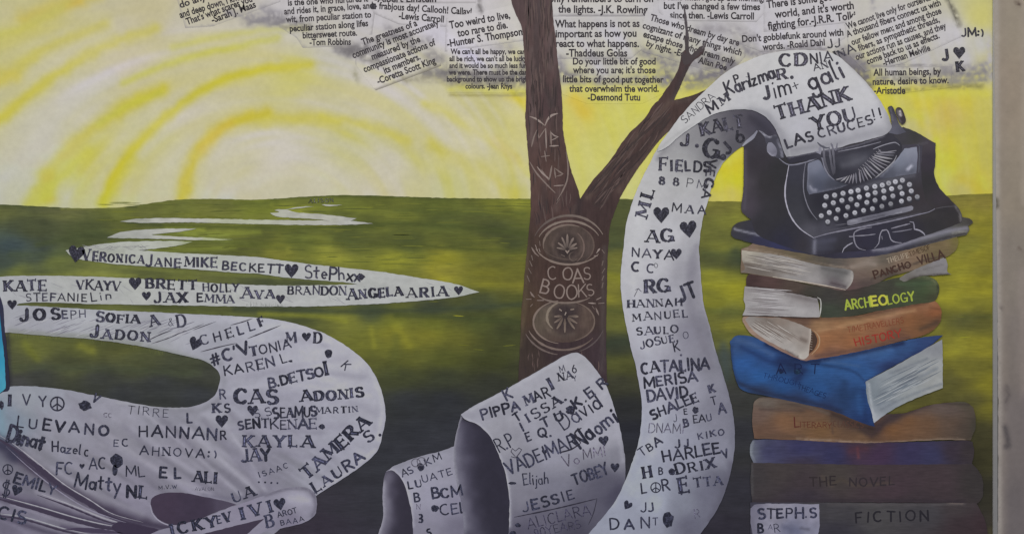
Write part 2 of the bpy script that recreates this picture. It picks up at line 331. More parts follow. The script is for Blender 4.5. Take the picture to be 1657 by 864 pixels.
def printed(txt, x0, y0, x1, y1, h, parent, layer, rgb=(62, 56, 60), bold=.022, name='printed_line'):
    """a printed line of a quote, from the built-in sans face, fitted to its baseline"""
    cu = bpy.data.curves.new('t', 'FONT'); cu.body = txt; cu.offset = bold; cu.resolution_u = 3; cu.fill_mode = 'FRONT'
    ob = bpy.data.objects.new('t', cu); sc.collection.objects.link(ob); dg = bpy.context.evaluated_depsgraph_get()
    me = bpy.data.meshes.new_from_object(ob.evaluated_get(dg)); bpy.data.objects.remove(ob); bpy.data.curves.remove(cu)
    v = np.zeros(len(me.vertices) * 3); me.vertices.foreach_get('co', v); v = v.reshape(-1, 3)
    faces = [tuple(p.vertices) for p in me.polygons]; bpy.data.meshes.remove(me)
    d = np.array([x1 - x0, y1 - y0], float); L = np.linalg.norm(d); d /= L; up = np.array([d[1], -d[0]])
    sx = L / (v[:, 0].max() - v[:, 0].min()); X = (v[:, 0] - v[:, 0].min()) * sx; Y = v[:, 1] / .70 * h
    px = x0 + d[0] * X + up[0] * Y; py = y0 + d[1] * X + up[1] * Y
    wob = noise(px, py, 9, 9, 4) * .5; py = py + wob
    k = .92 + .5 * noise(px, py, 14, 8, 6)
    c = np.array(rgb, float)[None, :] * k[:, None]
    fc = []
    for f in faces:
        a, b, e = f[0], f[1], f[2]
        fc.append(f if (px[b] - px[a]) * (py[e] - py[a]) - (py[b] - py[a]) * (px[e] - px[a]) < 0 else f[::-1])
    return mesh_obj(name, [P3(a, b, layer) for a, b in zip(px, py)], fc, pigment(px, py, c), 'paint', parent)
#@@PART2
# ================================================================ setting: wall, border, sky, field
def box(name, x0, x1, z0, z1, y0, y1, rgb):
    v = [(x, y, z) for x in (x0, x1) for y in (y0, y1) for z in (z0, z1)]
    f = [(0, 1, 3, 2), (4, 6, 7, 5), (0, 4, 5, 1), (2, 3, 7, 6), (0, 2, 6, 4), (1, 5, 7, 3)]
    o = mesh_obj(name, v, f, np.tile(np.array(rgb), (8, 1)), 'paint', None); o['kind'] = 'structure'; return o
box('wall', -2.1, 2.1, -.0, 2.9, .002, .25, (.45, .42, .37))
bo = paint('wall_border', [(1605, -150, 1), (1609, 200, 1), (1612, 430, 1), (1614, 640, 1), (1613, 1010, 1), (1860, 1010, 1), (1860, -150, 1)],
      [(1632, 20, (139, 129, 115)), (1630, 150, (138, 126, 112)), (1635, 300, (131, 121, 108)), (1632, 430, (121, 113, 105)), (1635, 560, (112, 104, 99)), (1635, 700, (103, 96, 95)), (1635, 850, (95, 89, 90)),
       (1780, 30, (138, 126, 113)), (1780, 800, (96, 90, 90))],
      [([(1610, -20), (1612, 300), (1615, 520), (1616, 880)], 5, (154, 148, 142), .75), ([(1622, -20), (1623, 880)], 7, (134, 123, 113), .25),
       ([(1655, 0), (1655, 330)], 5, (147, 137, 126), .6), ([(1653, 440), (1656, 640)], 7, (134, 123, 119), .5), ([(1657, 640), (1657, 870)], 5, (103, 94, 96), .5),
       ([(1643, 6), (1649, 9)], 2.5, (73, 59, 53), .9), ([(1611, 322), (1612, 336)], 3, (82, 77, 67), .9), ([(1647, 402), (1650, 405)], 2, (82, 70, 64), .7),
       ([(1628, 625), (1632, 640), (1626, 650)], 3, (80, 74, 74), .7), ([(1625, 690), (1629, 708), (1631, 720), (1626, 722)], 4.2, (69, 65, 67), .8), ([(1624, 628), (1627, 662)], 3.5, (90, 83, 83), .4),
       ([(1618, 495), (1621, 500)], 2, (73, 66, 65), .6), ([(1640, 520), (1644, 600)], 9, (117, 109, 105), .4)],
      layer=56, sm=False, mottle=((.02, 9, 30), (.012, 40, 60)), rough=.6, step=4.5)
bo['kind'] = 'structure'
box('border_edge', (1606 - 828.5) * S, (1613 - 828.5) * S, .1, 2.6, -.0052, .001, (.42, .41, .38))
Y_ = (184, 176, 92); Yo = (188, 172, 62); W_ = (188, 182, 172); YW = (186, 181, 126)
SKYA = [(0, 60, (184, 178, 130)), (60, 10, (186, 180, 130)), (150, 60, (186, 180, 148)), (0, 240, (182, 178, 166)), (60, 220, (184, 180, 170)), (130, 160, (185, 180, 166)), (200, 100, (186, 178, 158)), (300, 40, (186, 180, 158)), (20, 310, (178, 178, 162)),
        (250, 20, (184, 176, 140)), (180, 300, (184, 180, 162)), (130, 260, (184, 180, 110)), (250, 230, (184, 180, 150)), (270, 300, (184, 180, 150)), (300, 180, (186, 180, 160)), (360, 120, (186, 180, 160)), (420, 80, (187, 181, 160)), (480, 130, (186, 181, 130)),
        (380, 300, (186, 181, 168)), (450, 270, (190, 184, 174)), (520, 280, (188, 183, 174)), (460, 310, (186, 181, 166)), (560, 240, (184, 180, 150)), (620, 300, (188, 182, 168)), (680, 290, (186, 181, 150)), (600, 160, (188, 182, 166)), (500, 165, (186, 180, 158)), (700, 190, (186, 180, 156)),
        (760, 230, (190, 184, 160)), (800, 280, (186, 180, 130)), (840, 310, (184, 180, 130)), (740, 160, (186, 180, 140)), (800, 180, (184, 178, 130)), (720, 310, (182, 180, 140)), (840, 200, (190, 183, 120)),
        (930, 200, (192, 184, 100)), (960, 180, (190, 184, 96)), (960, 250, (190, 186, 108)), (1000, 200, (190, 186, 100)), (925, 300, (188, 184, 110)), (1050, 170, (190, 186, 90)), (1060, 190, (190, 186, 98)), (1010, 315, (190, 188, 120)), (1120, 140, (196, 190, 92)),
        (1175, 270, (192, 180, 48)), (1190, 290, (194, 184, 44)), (1160, 300, (192, 184, 60)), (1180, 312, (186, 176, 92)), (1150, 318, (180, 172, 96)),
        (1430, 160, (196, 188, 70)), (1500, 165, (192, 180, 72)), (1560, 160, (188, 176, 70)), (1600, 180, (182, 174, 90)), (1480, 205, (180, 174, 118)), (1535, 182, (186, 168, 96)), (1560, 230, (184, 176, 84)), (1530, 260, (190, 182, 70)), (1520, 290, (188, 186, 92)),
        (1550, 305, (176, 168, 106)), (1590, 300, (180, 170, 70)), (1600, 250, (178, 170, 84)), (1590, 30, (190, 184, 110)), (1600, 100, (184, 178, 130)), (1580, 130, (180, 174, 110)),
        (400, -120, (186, 181, 178)), (900, -120, (186, 181, 182)), (1400, -120, (186, 181, 180)), (100, -120, (186, 180, 140)),
        (470, 20, (186, 182, 184)), (600, 40, (186, 182, 186)), (540, 80, (182, 178, 168)), (700, 30, (187, 183, 187)), (780, 80, (184, 180, 184)), (760, 20, (188, 184, 186)), (900, 60, (184, 181, 184)), (980, 60, (184, 181, 184)), (980, 110, (176, 173, 174)), (1080, 30, (184, 181, 186)), (1160, 60, (176, 173, 177)),
        (1120, 110, (166, 163, 168)), (1250, 40, (184, 181, 186)), (1330, 40, (184, 181, 186)), (1450, 50, (184, 181, 184)), (1450, 110, (172, 169, 168)), (1540, 60, (182, 179, 184)), (1560, 100, (178, 175, 180)), (1590, 70, (178, 176, 170)), (1500, 100, (176, 173, 178)), (1230, 0, (186, 183, 188)), (640, 90, (176, 172, 170))]
SKYS = [([(45, 335), (70, 295), (110, 245), (150, 210), (205, 172), (262, 145)], 15, Y_, .85), ([(75, 320), (78, 285)], 18, (192, 172, 71), .85), ([(60, 330), (95, 290), (140, 245)], 10, (188, 184, 73), .6),
        ([(165, 330), (182, 290), (205, 255), (240, 215), (300, 165), (360, 130), (430, 112), (500, 106)], 10, (186, 178, 79), .9), ([(175, 325), (195, 290), (215, 262)], 13, (186, 180, 76), .5),
        ([(295, 330), (303, 285), (318, 252), (345, 218), (380, 196), (430, 184)], 14, (186, 174, 77), .9), ([(330, 240), (350, 215), (372, 200)], 10, (194, 172, 79), .6), ([(420, 195), (520, 192), (590, 204), (660, 228)], 12, (186, 178, 97), .6),
        ([(520, 188), (550, 196)], 7, (190, 182, 90), .5), ([(700, 235), (770, 270), (830, 320)], 14, (184, 176, 89), .55), ([(560, 215), (640, 240), (720, 290)], 12, (182, 178, 120), .4),
        ([(-10, 140), (20, 120), (60, 88), (110, 62), (170, 40)], 12, (184, 176, 91), .7), ([(-10, 130), (20, 122)], 16, (190, 176, 82), .5), ([(-10, 200), (40, 160), (100, 115), (170, 75), (250, 48)], 12, (186, 178, 90), .8),
        ([(40, 30), (90, 12), (150, -8)], 16, (190, 176, 89), .75), ([(110, 8), (130, 2)], 9, (196, 170, 76), .6), ([(-10, 60), (50, 40), (110, 5)], 10, (184, 180, 95), .5),
        ([(200, 135), (250, 112), (310, 92), (380, 76), (450, 62)], 7, (184, 182, 108), .7), ([(280, 78), (340, 62), (420, 50), (500, 45)], 7, (186, 183, 112), .6), ([(160, 200), (210, 170), (260, 150)], 6, (180, 180, 97), .5),
        ([(10, 290), (60, 230), (120, 170), (180, 130)], 18, (184, 180, 172), .7), ([(110, 320), (150, 270), (200, 220)], 8, (190, 185, 170), .4), ([(230, 320), (260, 270), (300, 225)], 14, (190, 185, 172), .4),
        ([(690, 165), (740, 190), (790, 222), (830, 255), (856, 285)], 10, (190, 182, 77), .85), ([(800, 228), (835, 258)], 8, (194, 172, 68), .6), ([(820, 150), (850, 165)], 13, (198, 182, 70), .8), ([(730, 143), (850, 150)], 8, (192, 188, 90), .6),
        ([(600, 130), (680, 155), (760, 200), (820, 245), (850, 290)], 12, (190, 184, 172), .55), ([(620, 165), (690, 200), (760, 260), (800, 310)], 10, (188, 183, 160), .4),
        ([(728, 154), (800, 155), (848, 153)], 3, (140, 132, 86), .6), ([(730, 150), (780, 151)], 4, (170, 164, 120), .4),
        ([(928, 160), (950, 185)], 16, (198, 176, 71), .85), ([(1000, 150), (1060, 160)], 12, (192, 186, 100), .6), ([(930, 140), (1030, 145)], 14, (196, 190, 104), .6), ([(955, 300), (1000, 240), (1040, 190)], 8, (188, 186, 120), .4),
        ([(1155, 262), (1180, 258), (1195, 244)], 10, (196, 190, 76), .7), ([(1440, 158), (1520, 150), (1600, 152)], 10, (190, 184, 82), .8), ([(1445, 175), (1490, 190)], 9, (188, 184, 79), .6), ([(1516, 280), (1520, 300), (1535, 318)], 5, (186, 192, 76), .8), ([(1515, 225), (1518, 270)], 5, (192, 190, 70), .7),
        ([(1560, 290), (1600, 312)], 12, (184, 168, 68), .7), ([(1590, 200), (1600, 300)], 8, (176, 168, 88), .4), ([(1490, 200), (1560, 250), (1595, 300)], 9, (196, 182, 77), .4), ([(1605, -20), (1606, 130)], 6, (178, 172, 120), .5), ([(1607, 130), (1608, 330)], 4, (170, 166, 110), .6)]
SMG = [([(400, 34), (440, 36), (480, 38)], 7, (126, 122, 124), .75), ([(425, 15), (450, 25)], 8, (146, 142, 148), .6), ([(460, 42), (520, 56)], 5, (136, 130, 118), .5), ([(548, 78), (575, 82), (600, 72)], 9, (126, 122, 124), .75), ([(590, 92), (620, 100)], 8, (140, 136, 130), .5),
        ([(625, 48), (660, 60)], 8, (146, 142, 146), .5), ([(680, 68), (700, 62)], 7, (136, 132, 138), .6), ([(690, 118), (720, 124)], 9, (122, 118, 116), .75), ([(655, 128), (700, 128), (730, 130)], 6, (150, 144, 124), .6), ([(700, 100), (712, 112)], 7, (144, 140, 142), .5),
        ([(775, 10), (778, 20)], 3.5, (120, 116, 118), .7), ([(776, 0), (777, 12)], 2.5, (110, 106, 106), .5), ([(728, 122), (850, 124)], 10, (128, 124, 124), .7), ([(735, 134), (850, 136)], 6, (150, 144, 110), .6), ([(800, 80), (825, 78)], 7, (150, 146, 150), .5), ([(845, 95), (852, 130)], 6, (130, 126, 128), .6),
        ([(905, 95), (912, 130)], 8, (140, 136, 140), .6), ([(900, 118), (930, 126)], 9, (118, 114, 116), .7), ([(930, 128), (1000, 132), (1075, 128)], 8, (136, 132, 132), .6), ([(1040, 85), (1068, 98), (1075, 130)], 9, (128, 124, 128), .7), ([(1082, 118), (1090, 132)], 6, (96, 92, 96), .6),
        ([(1120, 128), (1150, 120), (1180, 106)], 13, (114, 110, 116), .85), ([(1105, 140), (1140, 136)], 6, (150, 146, 112), .7), ([(1130, 50), (1170, 48), (1215, 56)], 9, (146, 142, 146), .6), ([(1205, 80), (1215, 84), (1235, 90), (1290, 80), (1330, 78)], 8, (130, 126, 132), .7),
        ([(1360, 90), (1385, 110), (1402, 132)], 11, (106, 102, 108), .85), ([(1375, 95), (1400, 105)], 8, (120, 116, 122), .7), ([(1370, 80), (1390, 88)], 6, (140, 136, 140), .5), ([(1420, 128), (1500, 130), (1560, 132), (1600, 126)], 7, (138, 134, 124), .75), ([(1525, 112), (1570, 112), (1603, 108)], 8, (142, 138, 142), .65), ([(1440, 150), (1500, 142), (1590, 140)], 4, (140, 134, 80), .6),
        ([(1535, 0), (1544, 20), (1552, 40)], 4, (96, 92, 80), .75), ([(1412, 0), (1413, 14)], 4, (150, 146, 150), .6), ([(1600, 60), (1604, 128)], 5, (176, 172, 174), .6), ([(1410, 107), (1480, 106), (1520, 106)], 2, (126, 122, 124), .5), ([(573, 115), (580, 133)], 4, (156, 152, 130), .6)]
SMG += [([(565, 84), (610, 90)], 9, (110, 106, 108), .6), ([(640, 60), (668, 74)], 10, (120, 116, 120), .55), ([(610, 66), (650, 52)], 8, (126, 122, 126), .5), ([(690, 84), (712, 96)], 8, (118, 114, 118), .5), ([(722, 118), (780, 128), (850, 126)], 12, (112, 108, 108), .6),
        ([(940, 96), (1010, 96)], 7, (140, 136, 140), .4), ([(1085, 90), (1092, 110)], 7, (120, 116, 120), .5), ([(1120, 100), (1160, 92)], 9, (116, 112, 118), .5), ([(1190, 72), (1220, 66)], 8, (130, 126, 132), .5), ([(1390, 126), (1408, 138)], 8, (100, 96, 100), .6), ([(1510, 118), (1560, 120), (1600, 116)], 8, (126, 122, 124), .6), ([(370, 22), (430, 30)], 8, (138, 134, 140), .5), ([(438, 26), (500, 44)], 8, (128, 124, 128), .6)]
def sky_col(px, py):
    c = shade(px, py, SKYA, [(q[0], q[1] * .88, q[2], min(1, q[3] * 1.12)) for q in SKYS], ())
    dx = px - 480.; dy = (py - 345.) * 1.3; r = np.hypot(dx, dy) * (1 + .0006 * dx); th = np.arctan2(-dy, dx)   # swirling brush arcs round the painted sun
    n = noise(r + 900, th * 60 + 300, 26, 34, 2) + .7 * noise(r + 500, th * 60 + 300, 11, 26, 5)
    fade = np.clip((py - 30 + .1 * np.abs(px - 480) * (px < 480)) / 60., 0, 1) * np.where(px < 860, 1., .55) * np.clip(r / 120. - .4, 0, 1)
    n = (n * fade)[:, None]
    c = c + n * np.array([1., -1., -34.]) * (n > 0) + n * np.array([-6., -6., -40.]) * (n < 0)
    c[:, 2] -= (12 * np.clip((py - 40) / 80., 0, 1) * np.where(px < 900, 1, .3)); c = c * (1 + .02 * np.clip((py - 20) / 60., 0, 1))[:, None]
    one = c.copy(); return shade(px, py, lambda a, b: one, [t + ('r',) for t in SMG], ())
sky = paint('sky', [(-170, -150, 1), (1608, -150, 1), (1612, 360, 1), (-170, 360, 1)], sky_col, layer=1, sm=False, mottle=((.012, 18, 12), (.008, 60, 30)), rough=0, step=4)
sky['kind'] = 'structure'
FA = [(0, 335, (84, 90, 48)), (100, 335, (96, 100, 56)), (200, 345, (96, 104, 42)), (300, 335, (104, 112, 44)), (60, 370, (72, 80, 48)), (140, 380, (74, 84, 44)), (20, 400, (58, 74, 74)), (60, 410, (60, 72, 66)), (10, 425, (66, 80, 66)), (90, 425, (96, 106, 50)), (30, 440, (104, 114, 52)), (160, 440, (110, 118, 54)), (300, 445, (96, 104, 48)), (230, 350, (92, 98, 44)),
      (340, 335, (112, 118, 46)), (420, 330, (112, 122, 40)), (480, 345, (122, 130, 44)), (540, 335, (100, 110, 40)), (620, 325, (94, 102, 34)), (700, 330, (86, 96, 34)), (640, 345, (112, 120, 40)), (800, 335, (104, 110, 34)), (840, 325, (122, 128, 40)), (720, 360, (82, 92, 38)), (780, 350, (84, 92, 40)), (800, 370, (68, 76, 38)), (420, 375, (96, 104, 40)), (480, 390, (88, 98, 38)), (560, 390, (78, 88, 38)), (400, 400, (92, 98, 40)),
      (450, 405, (128, 130, 40)), (540, 410, (136, 140, 44)), (640, 420, (128, 132, 38)), (720, 415, (132, 132, 34)), (800, 410, (110, 114, 36)), (840, 420, (110, 112, 34)), (720, 440, (136, 134, 40)), (790, 450, (116, 116, 32)), (840, 460, (110, 110, 34)), (660, 395, (76, 86, 38)), (740, 390, (84, 92, 36)), (830, 395, (62, 70, 36)),
      (320, 398, (92, 100, 42)), (360, 375, (112, 120, 48)), (280, 385, (100, 110, 44)), (420, 455, (74, 82, 48)), (500, 458, (76, 84, 50)), (330, 440, (90, 96, 50)), (780, 490, (66, 74, 44)), (840, 490, (84, 90, 36)), (700, 500, (60, 68, 48)), (600, 505, (62, 72, 46)), (480, 505, (76, 84, 44)), (300, 500, (76, 84, 40)), (100, 497, (80, 86, 42)),
      (640, 515, (110, 116, 36)), (560, 520, (116, 120, 42)), (700, 520, (104, 110, 32)), (780, 520, (72, 80, 34)), (640, 545, (122, 122, 34)), (600, 560, (104, 108, 36)), (690, 545, (116, 116, 32)), (740, 550, (96, 98, 32)), (820, 530, (64, 70, 36)), (660, 580, (88, 92, 34)), (720, 580, (80, 86, 32)), (800, 580, (66, 72, 32)), (650, 610, (66, 72, 40)), (720, 610, (60, 66, 42)), (800, 620, (54, 58, 42)), (840, 600, (60, 64, 38)),
      (660, 650, (50, 54, 54)), (720, 650, (48, 52, 54)), (680, 700, (50, 54, 58)), (640, 740, (50, 52, 58)), (560, 820, (56, 52, 62)), (600, 850, (56, 50, 64)), (540, 850, (60, 52, 66)), (620, 800, (52, 50, 60)), (700, 720, (46, 48, 56)), (740, 690, (44, 48, 54)), (620, 900, (54, 48, 62)), (300, 900, (60, 54, 70)),
      (60, 560, (96, 102, 46)), (130, 565, (94, 100, 44)), (200, 560, (84, 88, 42)), (30, 590, (80, 86, 52)), (120, 590, (74, 80, 48)), (220, 585, (76, 82, 48)), (300, 590, (66, 72, 50)), (340, 610, (62, 66, 54)), (60, 610, (62, 66, 58)), (160, 615, (60, 64, 56)), (260, 625, (56, 60, 58)), (320, 640, (56, 60, 62)), (200, 640, (58, 62, 62)), (30, 620, (68, 70, 68)),
      (1000, 340, (82, 90, 44)), (990, 380, (76, 84, 44)), (995, 420, (110, 112, 40)), (992, 470, (122, 122, 38)), (1000, 430, (104, 108, 42)), (995, 520, (96, 100, 40)), (1000, 560, (56, 62, 44)), (1005, 590, (86, 90, 38)), (1000, 620, (60, 62, 44)), (1010, 660, (44, 46, 46)), (1020, 700, (40, 42, 50)), (1000, 780, (44, 44, 54)),
      (1160, 335, (112, 112, 44)), (1175, 360, (112, 116, 42)), (1150, 380, (104, 108, 42)), (1170, 400, (118, 122, 42)), (1150, 420, (82, 88, 44)), (1190, 418, (66, 74, 46)), (1160, 450, (134, 136, 36)), (1185, 470, (138, 138, 30)), (1160, 490, (120, 122, 34)), (1175, 505, (96, 100, 44)), (1190, 530, (128, 128, 36)), (1165, 550, (96, 100, 44)), (1175, 580, (66, 74, 62)), (1190, 650, (56, 58, 54)), (1200, 700, (48, 50, 54)), (1200, 800, (50, 50, 58)), (1170, 860, (48, 46, 56)),
      (1550, 325, (124, 118, 46)), (1590, 325, (128, 120, 46)), (1570, 350, (132, 128, 40)), (1600, 370, (132, 128, 32)), (1560, 400, (126, 124, 40)), (1590, 420, (128, 124, 34)), (1545, 440, (136, 134, 34)), (1580, 460, (138, 134, 30)), (1560, 500, (124, 122, 34)), (1600, 505, (120, 118, 32)), (1560, 515, (82, 84, 42)), (1600, 512, (84, 84, 36)), (1540, 480, (142, 140, 34)), (1545, 560, (130, 128, 36)), (1590, 560, (128, 124, 32)), (1570, 600, (104, 102, 34)), (1600, 620, (126, 122, 30)), (1540, 620, (92, 90, 38)), (1570, 650, (92, 90, 40)), (1605, 660, (118, 114, 34)), (1590, 700, (76, 74, 40)), (1605, 740, (72, 70, 38)), (1600, 800, (60, 58, 42)), (1585, 850, (56, 52, 46)), (1608, 860, (70, 66, 44)), (1400, 500, (90, 90, 40)), (1400, 800, (50, 46, 46)),
      (900, 900, (44, 44, 52)), (900, 1000, (44, 44, 52)), (-100, 600, (80, 84, 60))]
FS = [([(-10, 332), (60, 334), (120, 336), (220, 334)], 3, (62, 70, 40), .7), ([(0, 345), (120, 350)], 6, (96, 100, 56), .4), ([(100, 338), (200, 336)], 3, (130, 130, 62), .5), ([(180, 392), (290, 388), (380, 394), (460, 402)], 4, (84, 92, 40), .6), ([(260, 366), (400, 368), (560, 368), (620, 366)], 3, (74, 82, 34), .8), ([(210, 362), (260, 364)], 4, (64, 72, 42), .7),
      ([(270, 372), (330, 372)], 4, (138, 146, 56), .7), ([(300, 380), (420, 376)], 4, (126, 134, 52), .7), ([(290, 376), (370, 382)], 3, (128, 138, 60), .6), ([(250, 382), (330, 387), (400, 392)], 3, (124, 134, 60), .5), ([(240, 404), (300, 404), (380, 400)], 4, (118, 126, 50), .7), ([(60, 396), (150, 380), (176, 383)], 5, (64, 72, 44), .7),
      ([(440, 322), (480, 320), (540, 316), (600, 318), (700, 318), (860, 320)], 3, (64, 72, 34), .7), ([(440, 332), (540, 338), (600, 338)], 3.5, (130, 136, 46), .5), ([(400, 345), (460, 338)], 3, (104, 112, 40), .5), ([(380, 330), (450, 328)], 3, (90, 98, 38), .5),
      ([(560, 363), (640, 362), (730, 366), (850, 378)], 5, (68, 76, 36), .7), ([(600, 396), (680, 398), (780, 404), (850, 408)], 4, (74, 80, 36), .7), ([(640, 340), (740, 344), (850, 346)], 4, (76, 84, 38), .5), ([(380, 394), (470, 392), (560, 396)], 4, (80, 86, 38), .6),
      ([(600, 470), (700, 474)], 4, (110, 112, 38), .3), ([(380, 500), (560, 504), (680, 502), (760, 498), (850, 492)], 5, (54, 62, 46), .7), ([(640, 510), (740, 514), (850, 522)], 4, (62, 70, 38), .6), ([(420, 508), (520, 512), (560, 520)], 4, (128, 130, 46), .7), ([(700, 440), (715, 452)], 8, (150, 144, 44), .5), ([(640, 530), (660, 560)], 10, (142, 138, 40), .4), ([(600, 530), (606, 560)], 5, (140, 138, 46), .4), ([(640, 545), (638, 600)], 8, (78, 84, 40), .4),
      ([(20, 545), (160, 555), (260, 572)], 3, (74, 80, 44), .4), ([(130, 558), (150, 566)], 7, (128, 128, 46), .5), ([(40, 556), (60, 580)], 7, (110, 114, 40), .5), ([(12, 596), (80, 594), (200, 598), (320, 604)], 6, (62, 68, 50), .6), ([(12, 530), (18, 630)], 3, (44, 44, 52), .6),
      ([(20, 412), (110, 410)], 7, (70, 80, 54), .5), ([(0, 450), (120, 444), (220, 446)], 3, (128, 132, 60), .5), ([(770, 470), (800, 468)], 3, (90, 92, 36), .5), ([(150, 428), (300, 440), (420, 447), (560, 455)], 3, (110, 116, 56), .6), ([(20, 495), (160, 499), (300, 505), (420, 511)], 3, (100, 106, 56), .4),
      ([(1535, 318), (1608, 315)], 3, (104, 100, 44), .7), ([(1560, 514), (1608, 512)], 4, (74, 76, 38), .7), ([(1545, 402), (1580, 398)], 9, (108, 108, 44), .5), ([(1190, 410), (1200, 420)], 8, (52, 62, 50), .6), ([(1140, 410), (1200, 414)], 6, (72, 80, 46), .5), ([(1140, 502), (1200, 506)], 5, (86, 92, 44), .6), ([(1535, 600), (1550, 690)], 8, (84, 82, 42), .4), ([(1545, 540), (1560, 545)], 4, (100, 100, 40), .5),
      ([(1160, 545), (1190, 540), (1200, 544)], 6, (86, 88, 40), .6), ([(1172, 560), (1176, 610)], 8, (60, 70, 70), .6), ([(1606, 330), (1610, 620)], 3, (142, 138, 44), .5), ([(984, 500), (1010, 506)], 4, (74, 80, 40), .5), ([(984, 556), (1020, 552)], 8, (50, 58, 44), .6), ([(985, 400), (1004, 396)], 10, (54, 64, 50), .5), ([(985, 446), (1006, 450)], 8, (134, 134, 36), .5)]
def field_col(px, py):
    c = shade(px, py, FA, (), (), 1.6); g = c.mean(1, keepdims=True); c = g + (c - g) * .88
    k = np.where(py < 560, .96, np.clip(.96 - (py - 560) / 900., .86, 1))[:, None]; c = c * k * np.array([1.01, .99, 1.02])
    sh = np.clip(1 - np.hypot((px - 1560) / 70., (py - 760) / 110.), 0, 1)[:, None]; c = c * (1 - .35 * sh)
    dk = (np.clip(1 - np.hypot((px - 780) / 330., (py - 800) / 200.), 0, 1) * 1.6).clip(0, .8)[:, None]; c = c * (1 - dk) + np.array([47., 48., 54.]) * dk
    t = (noise(px, py, 60, 11, 6) + .6 * noise(px, py, 24, 24, 1))[:, None]; return c * (1 + .13 * t) + t * np.array([6., 5., -6.]) * np.clip((c.mean(1, keepdims=True) - 55) / 40., 0, 1)
fld = paint('field', [(-170, 332, 1), (0, 331), (60, 334), (130, 337), (200, 335), (280, 324), (340, 322), (420, 323), (500, 318), (560, 316), (620, 317), (700, 320), (860, 322), (1000, 322), (1150, 326), (1300, 324), (1500, 318), (1560, 315), (1612, 313, 1), (1617, 1010, 1), (-170, 1010, 1)],
      field_col, FS, layer=2, mottle=((.035, 40, 8), (.025, 14, 12), (.015, 5, 9)), kind='brushed', ay=1.6, step=3.4)
fld['kind'] = 'structure'
r = Ribbons(2.6)
for i in range(240):   # dry-brushed grass streaks, tufts at the path's lower edge
    x = random.uniform(150, 850); y = random.uniform(326, 430)
    c = random.choice([(80, 86, 40), (106, 110, 44), (94, 98, 42), (88, 94, 40)]); L = random.uniform(12, 60); r.line([(x, y), (x + L, y + random.uniform(-1, 1.5))], random.uniform(.7, 1.6), c, .1)
for i in range(46):
    x = random.uniform(20, 270); y = 541 + (x / 270.) ** 2 * 28 + random.uniform(0, 5); r.line([(x, y + 3), (x + random.uniform(-2, 2), y - random.uniform(3, 9))], 1.2, random.choice([(78, 84, 52), (104, 110, 60), (60, 66, 48)]), .2)
for i in range(50):
    x = random.uniform(560, 1590); y = random.uniform(440, 640)
    if 850 < x < 1140 or 1180 < x < 1530: continue
    r.line([(x, y), (x + random.uniform(6, 22), y + random.uniform(-2, 2))], random.uniform(.7, 1.4), random.choice([(88, 90, 34), (136, 134, 40), (104, 106, 36)]), .1)
gs = r.build('grass_strokes', None, 'paint'); gs['kind'] = 'stuff'; gs['label'] = 'thin brushed grass streaks over the painted green field'; gs['category'] = 'grass'
# ================================================================ pasted quotes in the sky
_ci = [0]
def clip(label, x, y, poly, lines, layer, h=11, grey=1.0, edges=(), bold=.03, rgb=(56, 51, 56)):
    _ci[0] += 1; layer = 3 + _ci[0] * .2
    t = thing('quote_clipping', label, 'paper clipping', x, y, 'quotations pasted across the sky')
    L = np.array(poly, float).mean(0); grey *= random.uniform(.985, 1.03); edges = list(edges)
    for a, b in zip(poly, poly[1:] + poly[:1]):   # shadow lines painted along the lower cut edges
        if max(a[1], b[1]) < 128 and (a[1] + b[1]) / 2 > L[1]: edges.append(([a, b], 1.5, (138, 134, 136), random.uniform(.25, .65)))
    def col(px, py): return sky_col(px, py) * (grey + .02 * noise(px, py, 30, 20, 3))[:, None]
    paint('paper', [p + (1,) for p in poly], col, [(e[0], e[1], e[2], e[3]) for e in edges], t, layer, sm=False, mottle=((.012, 12, 12),), rough=.3, step=4.5)
    for ln in lines:
        txt, a, b, c, d = ln[:5]; hh = ln[5] if len(ln) > 5 else h
        printed(txt, a, b, c, d, hh, t, layer + .1, rgb, bold)
    return t
DG = (120, 115, 112)
clip('tilted quotation about what scares you, leftmost of the pasted quotes', 350, 40, [(285, -6), (300, 46), (345, 43), (430, 12), (520, -20), (450, -70), (290, -40)],
     [('do anything at all', 292, 14, 398, -23), ('and deep down, I know,', 292, 30, 400, -3), ("That's what scares you", 303, 41, 409, 3), ('-Sarah J. Maas', 344, 38, 415, 12)], 3)
clip('quotation ending with a bittersweet route, left of the round ink blot', 530, 60, [(455, -20), (452, 44), (480, 62), (490, 78), (600, 74), (608, 10), (600, -20)],
     [('is the one who nurtures it', 466, 10, 596, 3), ('and rides it, in grace, love, and', 460, 24, 604, 14), ('wit, from peculiar station to', 463, 37, 601, 29), ('peculiar station along lifes', 469, 52, 596, 43), ('bittersweet route.', 490, 63, 578, 58), ('-Tom Robbins', 501, 74, 568, 73)], 3, h=10.5)
clip('strip reading frabjous day with two exclamations', 690, 20, [(604, 0), (604, 22), (645, 40), (722, 44), (768, 30), (770, 6)],
     [('frabjous day! Callooh! Callay!', 613, 15, 763, 25), ('-Lewis Carroll', 645, 31, 718, 37)], 3)
clip('cut-off strip at the top edge showing only the lower half of a name', 660, 5, [(600, -40), (600, -4), (640, 6), (770, 6), (770, -40)], [('-Albert Einstein', 606, 4, 706, 4)], 3.2)
